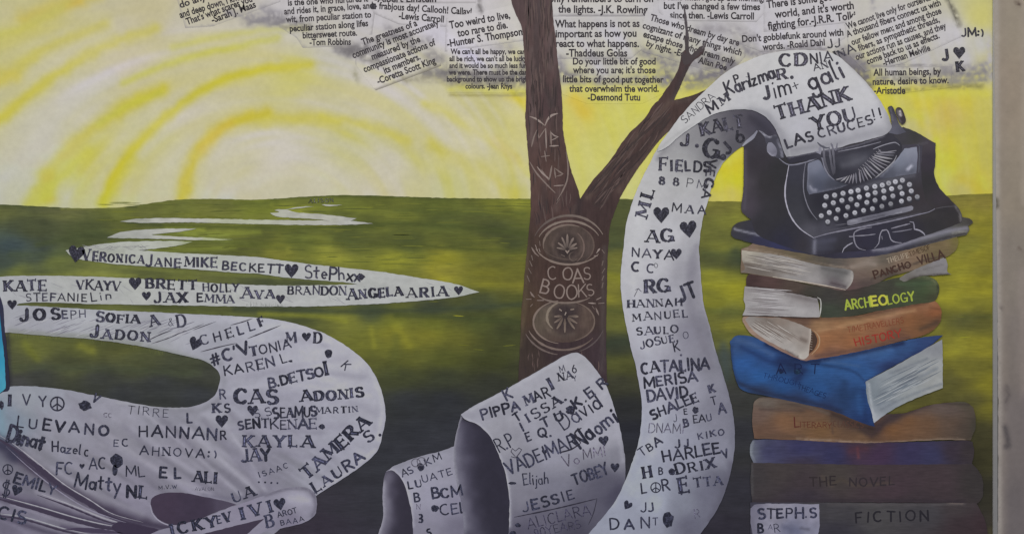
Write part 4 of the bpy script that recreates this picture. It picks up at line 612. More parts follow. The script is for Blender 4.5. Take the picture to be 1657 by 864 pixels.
w2 = paint('bend', [(-20, 494, 1), (32, 494), (162, 501), (292, 507), (420, 514), (468, 521), (519, 537), (561, 560), (595, 589), (616, 627), (624, 668), (620, 698), (609, 731), (574, 761), (515, 799, 1), (470, 840), (400, 900, 1), (-20, 900, 1), (-20, 640, 1), (2, 632), (12, 627), (30, 624), (60, 625), (106, 630), (141, 637), (197, 648), (246, 657), (290, 659), (320, 655), (345, 642), (354, 625), (356, 606), (346, 593), (325, 582), (279, 571), (228, 560), (152, 549), (76, 543), (16, 538, 1), (-20, 538, 1)],
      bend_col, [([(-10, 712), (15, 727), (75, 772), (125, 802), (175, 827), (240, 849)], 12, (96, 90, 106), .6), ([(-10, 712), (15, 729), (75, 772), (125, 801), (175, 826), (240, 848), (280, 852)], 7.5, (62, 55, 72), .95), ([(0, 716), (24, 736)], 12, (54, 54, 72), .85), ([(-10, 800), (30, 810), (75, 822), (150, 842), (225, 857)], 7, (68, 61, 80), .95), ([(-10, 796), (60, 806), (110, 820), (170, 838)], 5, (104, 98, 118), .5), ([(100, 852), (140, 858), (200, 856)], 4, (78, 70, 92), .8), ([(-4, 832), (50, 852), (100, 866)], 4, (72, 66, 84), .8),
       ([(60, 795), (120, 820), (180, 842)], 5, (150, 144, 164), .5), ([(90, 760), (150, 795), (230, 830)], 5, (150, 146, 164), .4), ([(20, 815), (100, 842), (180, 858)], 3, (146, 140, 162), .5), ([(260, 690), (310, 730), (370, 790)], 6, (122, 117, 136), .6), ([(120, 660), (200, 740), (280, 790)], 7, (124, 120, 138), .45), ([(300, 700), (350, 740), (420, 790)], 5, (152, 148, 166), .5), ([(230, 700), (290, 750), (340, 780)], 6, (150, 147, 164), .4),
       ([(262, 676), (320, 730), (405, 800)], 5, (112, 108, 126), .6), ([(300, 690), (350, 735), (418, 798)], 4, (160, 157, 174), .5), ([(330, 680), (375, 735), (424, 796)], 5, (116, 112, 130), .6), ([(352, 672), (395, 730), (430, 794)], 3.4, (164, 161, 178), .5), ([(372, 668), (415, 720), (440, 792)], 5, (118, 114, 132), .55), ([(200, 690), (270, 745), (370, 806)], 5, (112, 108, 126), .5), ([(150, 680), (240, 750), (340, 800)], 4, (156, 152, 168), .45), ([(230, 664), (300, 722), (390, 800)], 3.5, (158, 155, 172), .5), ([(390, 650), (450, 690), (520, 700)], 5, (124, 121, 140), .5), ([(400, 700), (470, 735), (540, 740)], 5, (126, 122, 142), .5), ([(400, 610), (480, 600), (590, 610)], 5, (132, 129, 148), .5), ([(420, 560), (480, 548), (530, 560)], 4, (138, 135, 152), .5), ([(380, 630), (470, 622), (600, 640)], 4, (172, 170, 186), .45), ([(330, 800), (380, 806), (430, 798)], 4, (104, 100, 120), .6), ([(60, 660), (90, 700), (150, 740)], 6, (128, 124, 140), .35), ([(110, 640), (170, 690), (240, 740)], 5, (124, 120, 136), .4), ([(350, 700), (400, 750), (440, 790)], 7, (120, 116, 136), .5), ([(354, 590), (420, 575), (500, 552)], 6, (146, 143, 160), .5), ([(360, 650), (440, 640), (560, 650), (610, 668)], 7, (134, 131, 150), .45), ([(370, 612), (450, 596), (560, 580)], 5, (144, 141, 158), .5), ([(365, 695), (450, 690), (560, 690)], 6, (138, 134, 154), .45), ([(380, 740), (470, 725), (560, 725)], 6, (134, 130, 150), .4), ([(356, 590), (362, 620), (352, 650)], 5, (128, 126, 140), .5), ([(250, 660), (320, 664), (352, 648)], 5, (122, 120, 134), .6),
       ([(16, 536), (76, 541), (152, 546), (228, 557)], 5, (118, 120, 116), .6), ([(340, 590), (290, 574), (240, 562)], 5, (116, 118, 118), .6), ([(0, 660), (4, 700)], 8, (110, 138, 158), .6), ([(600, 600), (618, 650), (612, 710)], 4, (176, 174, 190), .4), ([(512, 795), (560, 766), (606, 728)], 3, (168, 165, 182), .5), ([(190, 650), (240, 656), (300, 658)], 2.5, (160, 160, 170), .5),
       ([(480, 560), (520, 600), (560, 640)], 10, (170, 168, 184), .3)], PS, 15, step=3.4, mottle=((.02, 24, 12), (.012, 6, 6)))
hb = Ribbons(15.5)
for i in range(110):
    x = random.uniform(20, 300); y = 505 + x * .06 + random.uniform(0, 36); L = random.uniform(10, 30)
    if y > 536 + x * .09 or y - L * .4 < 502 + x * .04: continue
    hb.line([(x, y), (x + L, y - L * random.uniform(.3, .5))], random.uniform(.7, 1.3), random.choice([(128, 126, 138), (112, 110, 122), (172, 170, 180)]), .1)
for q, wd in ((([(237, 552), (262, 540), (280, 534)]), 1.6), ([(245, 556), (275, 546), (300, 534)], 1.5), ([(325, 569), (360, 560), (384, 555)], 1.8), ([(373, 526), (392, 521), (409, 515)], 1.8), ([(400, 548), (440, 532), (455, 526)], 1.8), ([(312, 534), (350, 520)], 1.2), ([(290, 540), (330, 524)], 1.1)): hb.line(q, wd, (62, 58, 68), .2)
hb.build('brush_marks', PS)['kind'] = 'stuff'
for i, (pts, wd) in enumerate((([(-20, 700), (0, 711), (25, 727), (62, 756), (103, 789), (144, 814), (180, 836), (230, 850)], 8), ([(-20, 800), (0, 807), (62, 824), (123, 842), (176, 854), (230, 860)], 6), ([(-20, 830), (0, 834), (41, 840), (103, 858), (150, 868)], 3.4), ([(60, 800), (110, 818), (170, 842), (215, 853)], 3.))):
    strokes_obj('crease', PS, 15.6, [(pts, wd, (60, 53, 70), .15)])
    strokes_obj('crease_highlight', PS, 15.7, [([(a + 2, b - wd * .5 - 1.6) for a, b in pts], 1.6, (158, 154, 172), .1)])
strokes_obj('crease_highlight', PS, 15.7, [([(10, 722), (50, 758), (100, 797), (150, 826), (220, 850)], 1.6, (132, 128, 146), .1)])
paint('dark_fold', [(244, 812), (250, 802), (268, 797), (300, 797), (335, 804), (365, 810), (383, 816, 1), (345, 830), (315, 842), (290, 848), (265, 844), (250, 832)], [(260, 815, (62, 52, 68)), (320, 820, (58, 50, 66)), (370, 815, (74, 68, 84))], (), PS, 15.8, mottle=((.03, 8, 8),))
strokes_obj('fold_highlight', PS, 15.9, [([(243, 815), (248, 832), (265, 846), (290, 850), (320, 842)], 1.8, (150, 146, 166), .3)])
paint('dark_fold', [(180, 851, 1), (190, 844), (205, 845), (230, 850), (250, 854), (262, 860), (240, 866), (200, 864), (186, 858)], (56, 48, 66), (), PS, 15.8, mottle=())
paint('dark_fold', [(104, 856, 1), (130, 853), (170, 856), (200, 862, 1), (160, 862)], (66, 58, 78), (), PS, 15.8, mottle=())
grp(w2, 16.4, [('h', 20, 493, 16), ('JOS', 34, 518, 98, 516, 20, 'w', dict(small=.92)), ('EPH', 101, 515, 139, 514, 13, 'm'), ('SOFIA', 156, 520, 226, 524, 17, 'w', dict(small=.85)), ('A', 245, 529, 267, 524, 19, 'w'), ('&', 273, 527, 283, 526, 12, 't'), ('D', 288, 529, 311, 525, 20, 's'), ('JADON', 147, 545, 243, 553, 20, 'w', dict(small=.8)),
   ('h', 316, 556, 22, 20), ('CHELL', 327, 559, 412, 533, 15, 'm'), ('F', 422, 528, 435, 523, 15, 'm'), ("#C'V", 345, 592, 404, 570, 19, 'b'), ('TONIA', 406, 576, 472, 562, 16, 'm'), ('M', 464, 554, 488, 553, 19, 's'), ('h', 496, 545, 15), ('D', 508, 554, 528, 554, 18, 's'), ('KAREN', 364, 608, 445, 592, 16, 'm'), ('L,', 456, 587, 472, 583, 16, 'm'),
   ('B.DETSO', 436, 627, 524, 607, 16, 'b'), ('I', 527, 607, 539, 605, 24, 'w'), ('o', 532, 572, 13, 15), ('K', 552, 592, 562, 604, 14, 'm'), ('R', 356, 645, 371, 645, 15, 'm'), ('CAS', 380, 652, 450, 652, 24, 'w'), ('ADONIS', 488, 650, 589, 642, 19, 'w', dict(small=.85)), ('KS', 345, 667, 373, 666, 15, 'b'), ('h', 359, 681, 21),
   ('h', 409, 664, 18), ('SS', 412, 676, 440, 672, 13, 'r'), ('SEAMUS', 443, 676, 512, 672, 17, 'm'), ('MARTIN', 511, 669, 580, 666, 10.5, 's'), ('SENT', 386, 694, 434, 691, 15, 'b'), ('KENAE', 438, 694, 511, 693, 16, 'm'), ('o', 521, 690, 11, 9), ('KAYLA', 394, 722, 508, 723, 20, 'w'), ('JAY', 392, 747, 437, 744, 21, 'b'),
   ('TAMERA', 498, 776, 600, 684, 22, 'w'), ('LAURA', 511, 797, 592, 742, 18, 's'), ('S.', 596, 716, 618, 702, 19, 's'), ('ISAAC', 420, 772, 467, 756, 9, 'm'), ('....', 418, 780, 450, 781, 12, 'b'), ('UA', 379, 812, 412, 801, 17, 'b'),
   ('o', 3, 655, 9, 15), ('I', 14, 657, 26, 657, 20, 'w'), ('V', 37, 655, 52, 656, 17, 'm'), ('Y', 64, 658, 78, 658, 17, 'm'), ('p', 93, 653, 11), ('o', 138, 656, 22, 16), ('V', 148, 648, 158, 654, 14, 'b'), ('CC', 168, 674, 181, 675, 7, 'm', dict(rgb=(78, 74, 86))), ('TIRRE', 206, 668, 272, 676, 13, 't'), ('L', 303, 683, 314, 683, 15, 'm'),
   ('LUEVANO', 27, 690, 176, 705, 18, 'b'), ('HANNAN', 225, 705, 350, 711, 19, 'm'), ('R', 357, 710, 372, 710, 15, 'm'), ('Dinat', 11, 712, 68, 727, 27, 'b'), ('Hazel', 84, 730, 130, 735, 16, 'R'), ('C', 137, 737, 147, 737, 11, 'b'), ('EC', 184, 722, 208, 722, 12, 'm'), ('AHNOVA:)', 227, 735, 350, 740, 14, 'm'),
   ('FC', 91, 767, 118, 767, 19, 'R'), ('h', 133, 754, 9), ('AC', 145, 758, 171, 757, 18, 'R'), ('o', 189, 745, 22, 24), ('o', 186, 760, 10, 18), ('ML', 204, 770, 234, 770, 16, 'R'), ('EL', 258, 772, 292, 773, 17, 'b'), ('ALI', 313, 779, 351, 781, 19, 'w'), ('Matty', 120, 786, 194, 796, 23, 'R'), ('NL', 205, 803, 236, 805, 20, 'b'),
   ('M.V.W', 257, 791, 286, 789, 6, 'm'), ('AVALON', 316, 793, 346, 793, 5, 't'), ('EMILY', 22, 779, 88, 800, 17, 'b'), ('p', 13, 759, 8), ('$', 2, 800, 12, 802, 22, 't'), ('h', 27, 793, 18, 20), ('CIS', -4, 837, 40, 847, 20, 'b')])
# rolled edge at the bottom
AR = [(290, 858, (122, 117, 138)), (340, 845, (132, 127, 148)), (400, 822, (128, 122, 144)), (470, 800, (140, 136, 156)), (490, 806, (158, 154, 174)), (500, 825, (130, 126, 146)), (470, 840, (112, 106, 128)), (440, 812, (130, 126, 146)), (500, 795, (124, 120, 138))]
w3 = paint('rolled_edge', [(225, 880, 1), (250, 860), (290, 849), (327, 838), (383, 817), (428, 801), (455, 791), (481, 787), (499, 789), (510, 799), (513, 818), (509, 833), (492, 845), (460, 853), (434, 858), (410, 868), (380, 885, 1)], AR, [([(430, 801), (457, 792), (482, 789), (500, 792), (509, 802)], 3, (96, 92, 110), .8), ([(470, 806), (500, 808)], 7, (160, 157, 178), .6), ([(508, 800), (512, 818), (506, 834)], 4, (88, 84, 102), .6)], PS, 17, step=3.2, mottle=((.02, 12, 6),))
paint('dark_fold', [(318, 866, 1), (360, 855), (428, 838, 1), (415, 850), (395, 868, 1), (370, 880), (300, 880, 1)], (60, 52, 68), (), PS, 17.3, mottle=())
grp(w3, 18, [('ICKY', 278, 866, 352, 850, 19, 'w'), ('E', 352, 846, 362, 844, 13, 'm'), ('V', 364, 844, 380, 840, 17, 'w'), ('IVI', 392, 841, 443, 827, 21, 'w'), ('h', 453, 815, 20, -10), ('B', 432, 853, 446, 850, 20, 's'), ('AROT', 450, 836, 481, 829, 9, 'm'), ('BAAA', 455, 849, 492, 842, 8, 'm')])
# --- small curl
DK = (50, 47, 60)
paint('curl_inside', [(607, 880, 1), (617, 848), (620, 833), (619, 804), (620, 782), (624, 765), (632, 757), (646, 764), (658, 786), (666, 814), (669, 840), (670, 880, 1)], (48, 45, 57), [([(626, 772), (624, 810), (624, 840), (612, 870)], 13, (104, 100, 118), .85), ([(622, 785), (621, 830), (614, 860)], 6, (126, 122, 142), .6), ([(621, 780), (620, 810), (621, 834), (612, 866)], 2.4, (146, 143, 160), .8)], PS, 18, step=3.2, mottle=((.02, 10, 10),))
w4 = paint('small_curl', [(624, 763, 1), (630, 759), (638, 753), (676, 739), (714, 729), (738, 720, 1), (738, 755), (744, 792), (752, 827), (754, 880, 1), (669, 880, 1), (667, 833), (663, 814), (655, 785), (644, 767), (633, 760)], [(640, 758, (134, 132, 150)), (700, 745, (140, 138, 156)), (660, 790, (146, 143, 162)), (700, 800, (142, 139, 160)), (730, 760, (136, 133, 152)), (680, 860, (122, 118, 138)), (745, 850, (104, 100, 120)), (735, 820, (124, 120, 142))],
      [([(632, 759), (646, 768), (657, 787), (665, 815), (668, 850)], 2.6, (160, 157, 176), .8), ([(640, 754), (676, 741), (730, 724)], 4, (118, 116, 132), .4)], PS, 18.4, step=3.2, mottle=((.02, 14, 10),))
grp(w4, 19, [('AS', 652, 771, 669, 764, 12, 'm'), ('o', 681, 755, 13, 13), ('KM', 690, 753, 714, 742, 12, 'm'), ('LU', 661, 790, 683, 786, 13, 'b'), ('UATE', 684, 780, 732, 767, 12, 'm'), ('B', 671, 811, 681, 810, 14, 'b'), ('BCM', 700, 806, 747, 801, 17, 'b'), ('N', 674, 824, 682, 824, 9, 't', dict(rgb=(84, 80, 96))), ('o', 704, 822, 12, 12), ('3', 677, 844, 687, 844, 14, 'w'), ('CELI', 714, 834, 762, 826, 17, 'm'), ('4', 690, 860, 700, 858, 10, 'm') if 0 else ('S', 692, 866, 704, 864, 12, 'b')])
rg = Ribbons(19.2)
for cx, cy in ((673, 748), (682, 746)): q = ell(cx, cy, 7, 6.5, 0, 360, 14); rg.line(q, 1.4, (84, 82, 94), 1)
rg.build('stamped_rings', w4)
# --- big curl
paint('curl_inside', [(746, 671, 1), (752, 680), (766, 684), (780, 692), (794, 707), (808, 736), (820, 768), (824, 806), (824, 841), (820, 885, 1), (751, 885, 1), (749, 827), (741, 789), (735, 753), (735, 718), (741, 690)], (44, 42, 54),
      [([(744, 688), (746, 720), (748, 770), (756, 820), (766, 870)], 20, (84, 81, 98), .75), ([(738, 700), (738, 750), (744, 790), (752, 850)], 10, (112, 109, 128), .7), ([(752, 678), (775, 690)], 6, (44, 42, 54), .6), ([(746, 673), (740, 692), (735, 722), (736, 755), (742, 790)], 2, (140, 138, 154), .8), ([(750, 830), (752, 866)], 3, (122, 120, 138), .6)], PS, 19.6, step=3.2, mottle=((.03, 10, 14),))
w5 = paint('big_curl', [(746, 670, 1), (769, 655), (797, 641), (839, 618), (881, 594), (905, 580), (917, 574), (932, 570), (946, 577), (958, 590), (970, 606), (980, 621), (990, 648), (1001, 683), (1008, 718), (1012, 752), (1010, 790), (1000, 830, 1), (960, 900, 1), (818, 900, 1), (823, 860), (824, 836), (824, 806), (819, 770), (808, 738), (793, 706), (780, 692), (768, 684), (752, 678)],
      [(760, 670, (146, 144, 160)), (850, 630, (150, 148, 162)), (930, 585, (154, 152, 164)), (970, 640, (154, 152, 166)), (985, 700, (148, 146, 162)), (1000, 740, (116, 114, 130)), (870, 700, (142, 140, 156)), (820, 710, (138, 136, 150)), (900, 740, (134, 132, 150)), (835, 760, (126, 124, 140)), (900, 790, (110, 108, 126)), (850, 800, (116, 113, 130)), (980, 780, (84, 82, 98)), (940, 820, (84, 82, 98)), (870, 840, (92, 89, 106)), (930, 860, (68, 66, 80)), (860, 862, (78, 75, 92)), (1000, 800, (66, 64, 80)), (960, 700, (150, 148, 164))],
      [([(750, 678), (770, 686), (792, 706), (807, 737), (819, 770), (823, 806), (824, 850)], 3.2, (168, 166, 184), .8), ([(760, 664), (839, 621), (917, 577)], 3, (168, 167, 180), .5), ([(790, 692), (830, 680), (880, 660)], 10, (152, 150, 164), .4), ([(985, 640), (1000, 700), (1008, 745)], 4, (150, 148, 164), .5), ([(815, 690), (850, 720), (860, 760)], 10, (124, 121, 136), .35), ([(760, 672), (800, 665), (850, 650)], 8, (132, 130, 146), .35)], PS, 20, step=3.2, mottle=((.02, 20, 14), (.012, 6, 6)))
grp(w5, 21, [('K', 820, 648, 833, 641, 17, 'b'), ('PIPPA', 781, 679, 842, 662, 16, 'b'), ('MAR', 852, 656, 890, 640, 17, 'm'), ('I', 893, 630, 903, 625, 21, 'w'), ('NA', 904, 616, 928, 611, 14, 's'), ('M', 906, 602, 917, 598, 10, 'r'), ('6', 927, 603, 935, 601, 13, 'm'), ('Y', 928, 616, 934, 615, 8, 'm'), ('T', 836, 682, 849, 674, 14, 'b'), ('I', 846, 697, 856, 692, 14, 'b'), ('E', 853, 714, 865, 710, 15, 'b'),
   ('ISSA.', 856, 684, 918, 646, 16, 's'), ('Q.', 871, 707, 892, 706, 14, 'b'), ('TU', 880, 692, 912, 677, 16, 'b'), ('o', 923, 663, 16, 15), ('KER', 932, 661, 984, 622, 17, 'b'), ('David', 913, 697, 975, 656, 28, 't'), ('Naomi', 938, 725, 1000, 680, 27, 'R'), ('VADEIMAR', 824, 768, 934, 720, 21, 'R'), ('R.P', 808, 732, 833, 718, 22, 't'), ('h', 881, 731, 9),
   ('Vo', 914, 756, 938, 748, 18, 't', dict(rgb=(74, 70, 84))), ('MMI', 944, 742, 980, 736, 16, 't', dict(rgb=(74, 70, 84))), ('h', 977, 713, 17, -10), ('Elijah', 847, 784, 887, 782, 18, 't'), ('TOBEY', 930, 784, 985, 766, 19, 'm'), ('h', 995, 756, 15), ('o', 829, 781, 14, 5), ('JESSIE', 847, 828, 930, 806, 17, 'm'), ('ALICLARA', 855, 855, 956, 832, 17, 't', dict(rgb=(46, 44, 58))), ('90YEARS', 866, 868, 940, 853, 13, 't', dict(rgb=(42, 40, 54))), ('o', 838, 849, 10, 7), ('o', 830, 862, 12, 8)])
ul = Ribbons(21.2); ul.line([(832, 836), (900, 822), (966, 806)], 2, (44, 42, 54), .4); ul.line([(966, 806), (960, 830), (952, 848)], 1.5, (50, 48, 60), .4); ul.line([(904, 732), (925, 726), (940, 716)], 2.4, (40, 38, 48), .4)
ul.line([(834, 738), (827, 730), (829, 725), (834, 729), (840, 724), (844, 727), (834, 740), (827, 738)], 1.5, (62, 60, 72), .8); ul.line([(940, 716), (930, 700), (941, 692)], 3, (44, 42, 52), .5)
ul.build('underline', w5)['kind'] = 'stuff'
# --- long ribbon below the typewriter
A3 = [(1090, 215, (176, 173, 180)), (1060, 262, (172, 170, 176)), (1045, 300, (176, 174, 180)), (1025, 360, (176, 174, 182)), (1015, 430, (172, 170, 180)), (1018, 500, (168, 166, 178)), (1060, 420, (174, 172, 182)), (1080, 380, (176, 174, 184)), (1125, 330, (166, 164, 172)), (1110, 300, (164, 162, 168)), (1100, 260, (148, 146, 152)), (1120, 230, (130, 128, 136)), (1150, 215, (112, 109, 118)), (1180, 210, (92, 89, 98)), (1210, 205, (70, 67, 78)), (1235, 205, (62, 60, 72)), (1160, 250, (112, 110, 118)), (1190, 235, (82, 80, 88)), (1200, 190, (76, 73, 82)),
      (1125, 400, (156, 154, 164)), (1118, 440, (134, 131, 144)), (1122, 480, (132, 129, 142)), (1100, 480, (156, 154, 168)), (1145, 530, (116, 113, 128)), (1120, 540, (124, 121, 138)), (1060, 540, (160, 158, 172)), (1150, 590, (120, 118, 134)), (1060, 620, (150, 148, 166)), (1110, 620, (142, 140, 158)), (1170, 660, (116, 114, 132)), (1060, 700, (146, 147, 166)), (1110, 740, (136, 136, 156)), (1170, 740, (122, 121, 140)), (1040, 780, (148, 151, 171)), (1062, 810, (149, 152, 172)), (1100, 815, (118, 119, 138)), (1150, 800, (100, 99, 118)), (1168, 780, (92, 91, 108)), (1000, 850, (138, 140, 160)), (1050, 860, (130, 131, 151)), (1115, 850, (92, 91, 109))]
w6 = paint('long_ribbon', [(1110, 190, 1), (1140, 178), (1194, 170), (1240, 172), (1270, 230, 1), (1250, 232), (1226, 214), (1212, 226), (1199, 238, 1), (1181, 252), (1166, 270), (1153, 299), (1145, 327), (1137, 354), (1131, 399), (1132, 420), (1134, 448), (1138, 489), (1149, 531), (1157, 564), (1168, 600), (1179, 637), (1186, 671), (1189, 710), (1186, 744), (1176, 785), (1163, 818), (1141, 852), (1112, 890, 1), (930, 890, 1), (960, 854), (994, 812), (1011, 778), (1025, 741), (1034, 710), (1038, 676), (1038, 648), (1034, 622), (1028, 590), (1020, 559), (1010, 510), (1005, 475), (1004, 448), (1006, 425), (1009, 399), (1013, 365), (1023, 327), (1034, 299), (1048, 271), (1064, 240), (1084, 213)],
      A3, [([(1160, 540), (1182, 620), (1190, 700), (1184, 760), (1160, 820)], 11, (98, 97, 114), .55), ([(1030, 500), (1050, 580), (1062, 660), (1055, 730)], 14, (168, 168, 184), .45), ([(1040, 330), (1028, 400), (1026, 470)], 12, (184, 183, 190), .45), ([(1036, 640), (1036, 700), (1022, 746), (990, 816)], 5, (160, 161, 180), .5), ([(1126, 400), (1118, 440), (1116, 490), (1132, 540), (1150, 590)], 9, (112, 108, 124), .5), ([(1108, 400), (1104, 470)], 8, (158, 156, 168), .4), ([(1133, 420), (1137, 480), (1150, 530), (1158, 566)], 3, (146, 143, 158), .7), ([(1184, 750), (1172, 795), (1150, 838)], 7, (84, 82, 98), .6), ([(1064, 258), (1085, 232), (1110, 213)], 4, (126, 123, 132), .7), ([(1215, 190), (1245, 215)], 8, (48, 46, 56), .6), ([(1135, 345), (1128, 380)], 5, (158, 156, 164), .5), ([(1170, 262), (1150, 300), (1140, 340)], 3, (180, 178, 186), .5), ([(1075, 250), (1110, 225), (1150, 210)], 9, (124, 121, 130), .35)], PS, 22, step=3.2, mottle=((.018, 20, 20), (.012, 6, 6)))
grp(w6, 23, [('J.', 1102, 236, 1131, 238, 20, 'w'), ('KALT', 1136, 220, 1204, 205, 22, 'w'), ('G.', 1138, 254, 1174, 258, 31, 'w'), ('J6', 1176, 250, 1206, 226, 22, 'b'), ('FIELDS', 1067, 277, 1150, 278, 23, 's', dict(small=.74)), ('VEGA', 1146, 258, 1136, 320, 15, 'b'), ('88', 1067, 299, 1098, 301, 13, 'w'), ('PM', 1110, 303, 1142, 307, 14, 't'), ('ML', 1046, 353, 1057, 308, 21, 'w'), ('h', 1070, 348, 27), ('h', 1114, 371, 28, -8),
   ('MAA', 1087, 342, 1141, 347, 14, 'm'), ('AG', 1046, 391, 1090, 391, 21, 'w'), ('NAYA', 1022, 415, 1088, 420, 15, 'm'), ('h', 1094, 411, 18), ('CC', 1022, 438, 1058, 441, 15, 'm'), ('O', 1060, 434, 1067, 432, 7, 't'), ('RG', 1044, 473, 1084, 471, 22, 'w'), ('JT', 1100, 488, 1129, 477, 27, 'b'), ('HANNAH', 1016, 498, 1104, 494, 13, 's'), ('MANUEL', 1024, 520, 1113, 512, 13, 's'),
   ('SAULO', 1031, 542, 1098, 538, 13, 's'), ('JOSUE.', 1037, 564, 1098, 551, 13, 's'), ('O', 1106, 548, 1117, 546, 11, 't'), ('K', 1091, 569, 1105, 567, 14, 'm'), ('.', 1101, 574, 1108, 573, 14, 'b'), ('CATALINA', 1038, 604, 1147, 596, 19, 'b'), ('MERISA', 1042, 627, 1128, 616, 17, 'b'), ('DAVID', 1048, 649, 1112, 641, 18, 'b'), ('SHALEE', 1055, 678, 1130, 648, 16, 'b'), ('E', 1107, 670, 1116, 669, 10, 'm'), ('o', 1125, 663, 11, 11),
   ('J', 1090, 682, 1098, 681, 12, 't'), ('B', 1107, 690, 1116, 688, 13, 'b'), ('EAU', 1122, 684, 1152, 679, 13, 'm'), ('DNAMI', 1049, 699, 1106, 700, 15, 't', dict(rgb=(72, 70, 84))), ('KIKO', 1130, 710, 1172, 703, 11, 'b'), ('TBA', 1038, 738, 1071, 716, 13, 'm'), ('JJ', 1093, 724, 1114, 721, 13, 'b'), ('HARLEE', 1073, 746, 1165, 733, 18, 'm'), ('V', 1171, 741, 1182, 738, 13, 'b'),
   ('H', 1042, 774, 1062, 770, 20, 'w'), ('B', 1066, 767, 1074, 766, 11, 'b'), ('o', 1087, 763, 12, 12), ('DRIX', 1095, 767, 1158, 755, 17, 's'), ('L', 1038, 798, 1050, 797, 16, 'm'), ('p', 1061, 788, 8), ('R', 1072, 794, 1092, 792, 19, 'm'), ('E', 1101, 797, 1118, 795, 26, 'w'), ('TTA', 1124, 788, 1170, 783, 16, 's'), ('h', 1015, 817, 15, 30), ('JJ', 1037, 828, 1058, 826, 16, 'm'), ('DAN', 987, 856, 1050, 852, 17, 'm'), ('T', 1057, 849, 1066, 848, 13, 'm'), ('o', 1081, 840, 19, 25), ('R', 1124, 838, 1136, 837, 14, 't', dict(rgb=(80, 78, 94))),
   ('K', 1149, 636, 1161, 632, 15, 'b'), ('T', 1152, 655, 1163, 652, 14, 'm'), ('A', 1163, 668, 1177, 665, 16, 'm')])
ar = Ribbons(23.2); ar.line([(1026, 480), (1032, 468)], 1.5, (84, 82, 92), .6); ar.line([(1028, 469), (1033, 467), (1038, 472)], 1.5, (84, 82, 92), .6); ar.build('small_arrow', w6)
# ================================================================ books, bottom to top
def book(label, x, y, parts, layer):
    t = thing('book', label, 'book', x, y, 'books stacked under the typewriter')
    for i, p in enumerate(parts):
        kind, nm = p[0], p[1]
        if kind == 'p': paint(nm, p[2], p[3], p[4], t, layer + .2 * i, step=3., mottle=((.035, 16, 8), (.02, 5, 5)), kind='brushed' if nm != 'pages' else 'paint', ay=1.4)
        elif kind == 's': strokes_obj(nm, t, layer + .2 * i, p[2])
    return t
def fan(x0, y0, x1, y1, dy, n, L, cols, slope, wd=1.):
    """fine page lines between (x0,y0)-(x1,y1) spread over dy"""
    out = []
    for i in range(n):
        t = random.random(); s = random.random(); a = (x0 + (x1 - x0) * t, y0 + (y1 - y0) * t + dy * s); l = random.uniform(.4, 1) * L
        out.append(([a, (a[0] + l, a[1] + l * slope)], wd * random.uniform(.7, 1.4), random.choice(cols), .1))
    return out
b = book('dark grey book titled fiction at the foot of the stack, paper patch on its left', 1400, 864, [('p', 'cover', [(1214, 812, 1), (1300, 812), (1440, 813), (1580, 813, 1), (1596, 850), (1600, 900, 1), (1214, 900, 1)],
   [(1240, 840, (56, 54, 66)), (1350, 830, (60, 58, 62)), (1350, 858, (50, 48, 56)), (1420, 835, (66, 64, 66)), (1500, 830, (60, 58, 62)), (1550, 820, (58, 52, 54)), (1560, 850, (54, 44, 48)), (1590, 850, (54, 42, 46))], [([(1340, 815), (1480, 816), (1560, 814)], 2.4, (78, 74, 76), .6), ([(1535, 812), (1556, 813)], 2.5, (110, 98, 94), .7)])], 24)
for a in (('FICTION', 1384, 844, 1502, 841, 17, 'm'),): word(*a, parent=b, layer=25, rgb=(34, 32, 38), kind='paint')
b2 = thing('paper_label', 'whitish patch stamped STEPH.S on the left end of the bottom book', 'label', 1268, 862)
paint('patch', [(1214, 822, 1), (1224, 815), (1270, 814), (1325, 815, 1), (1326, 840), (1325, 856), (1318, 880, 1), (1222, 880, 1), (1215, 850)], [(1218, 830, (104, 102, 118)), (1260, 820, (136, 134, 148)), (1310, 830, (132, 130, 146)), (1240, 850, (132, 130, 146)), (1285, 860, (100, 102, 124)), (1310, 855, (118, 118, 136)), (1220, 858, (104, 102, 118))], [([(1268, 852), (1290, 858)], 5, (88, 90, 112), .6), ([(1296, 854), (1308, 855)], 2.5, (78, 78, 92), .7)], b2, 26, step=3, mottle=((.05, 8, 6),))
word('STEPH.S', 1226, 838, 1320, 836, 16, 'b', b2, 26.6); word('B', 1226, 861, 1237, 861, 14, 'b', b2, 26.6); word('A', 1243, 856, 1250, 856, 8, 't', b2, 26.6); word('R', 1253, 860, 1263, 859, 13, 't', b2, 26.6)
b = book('thick dark maroon brown book, second from the bottom', 1400, 810, [('p', 'cover', [(1216, 747, 1), (1300, 748), (1440, 750), (1572, 748, 1), (1588, 770), (1590, 800), (1582, 813, 1), (1400, 812), (1217, 812, 1), (1214, 780)],
   [(1222, 770, (56, 52, 54)), (1260, 765, (60, 54, 54)), (1300, 780, (58, 50, 54)), (1350, 770, (62, 56, 54)), (1420, 775, (60, 50, 54)), (1450, 790, (62, 50, 56)), (1520, 780, (60, 50, 54)), (1580, 780, (50, 46, 46)), (1300, 805, (52, 46, 54)), (1480, 808, (54, 46, 50))], [([(1216, 752), (1217, 800)], 2, (78, 78, 80), .6), ([(1220, 810), (1400, 809), (1560, 811)], 3, (46, 40, 46), .7), ([(1330, 770), (1345, 785), (1360, 775), (1385, 785), (1440, 780)], 3, (76, 66, 58), .5)])], 24.8)
word('THE', 1310, 786, 1352, 784, 15, 'm', b, 25.6, (44, 38, 40), kind='paint'); word('NOVEL', 1374, 786, 1446, 784, 14, 'm', b, 25.6, (46, 40, 44), kind='paint')
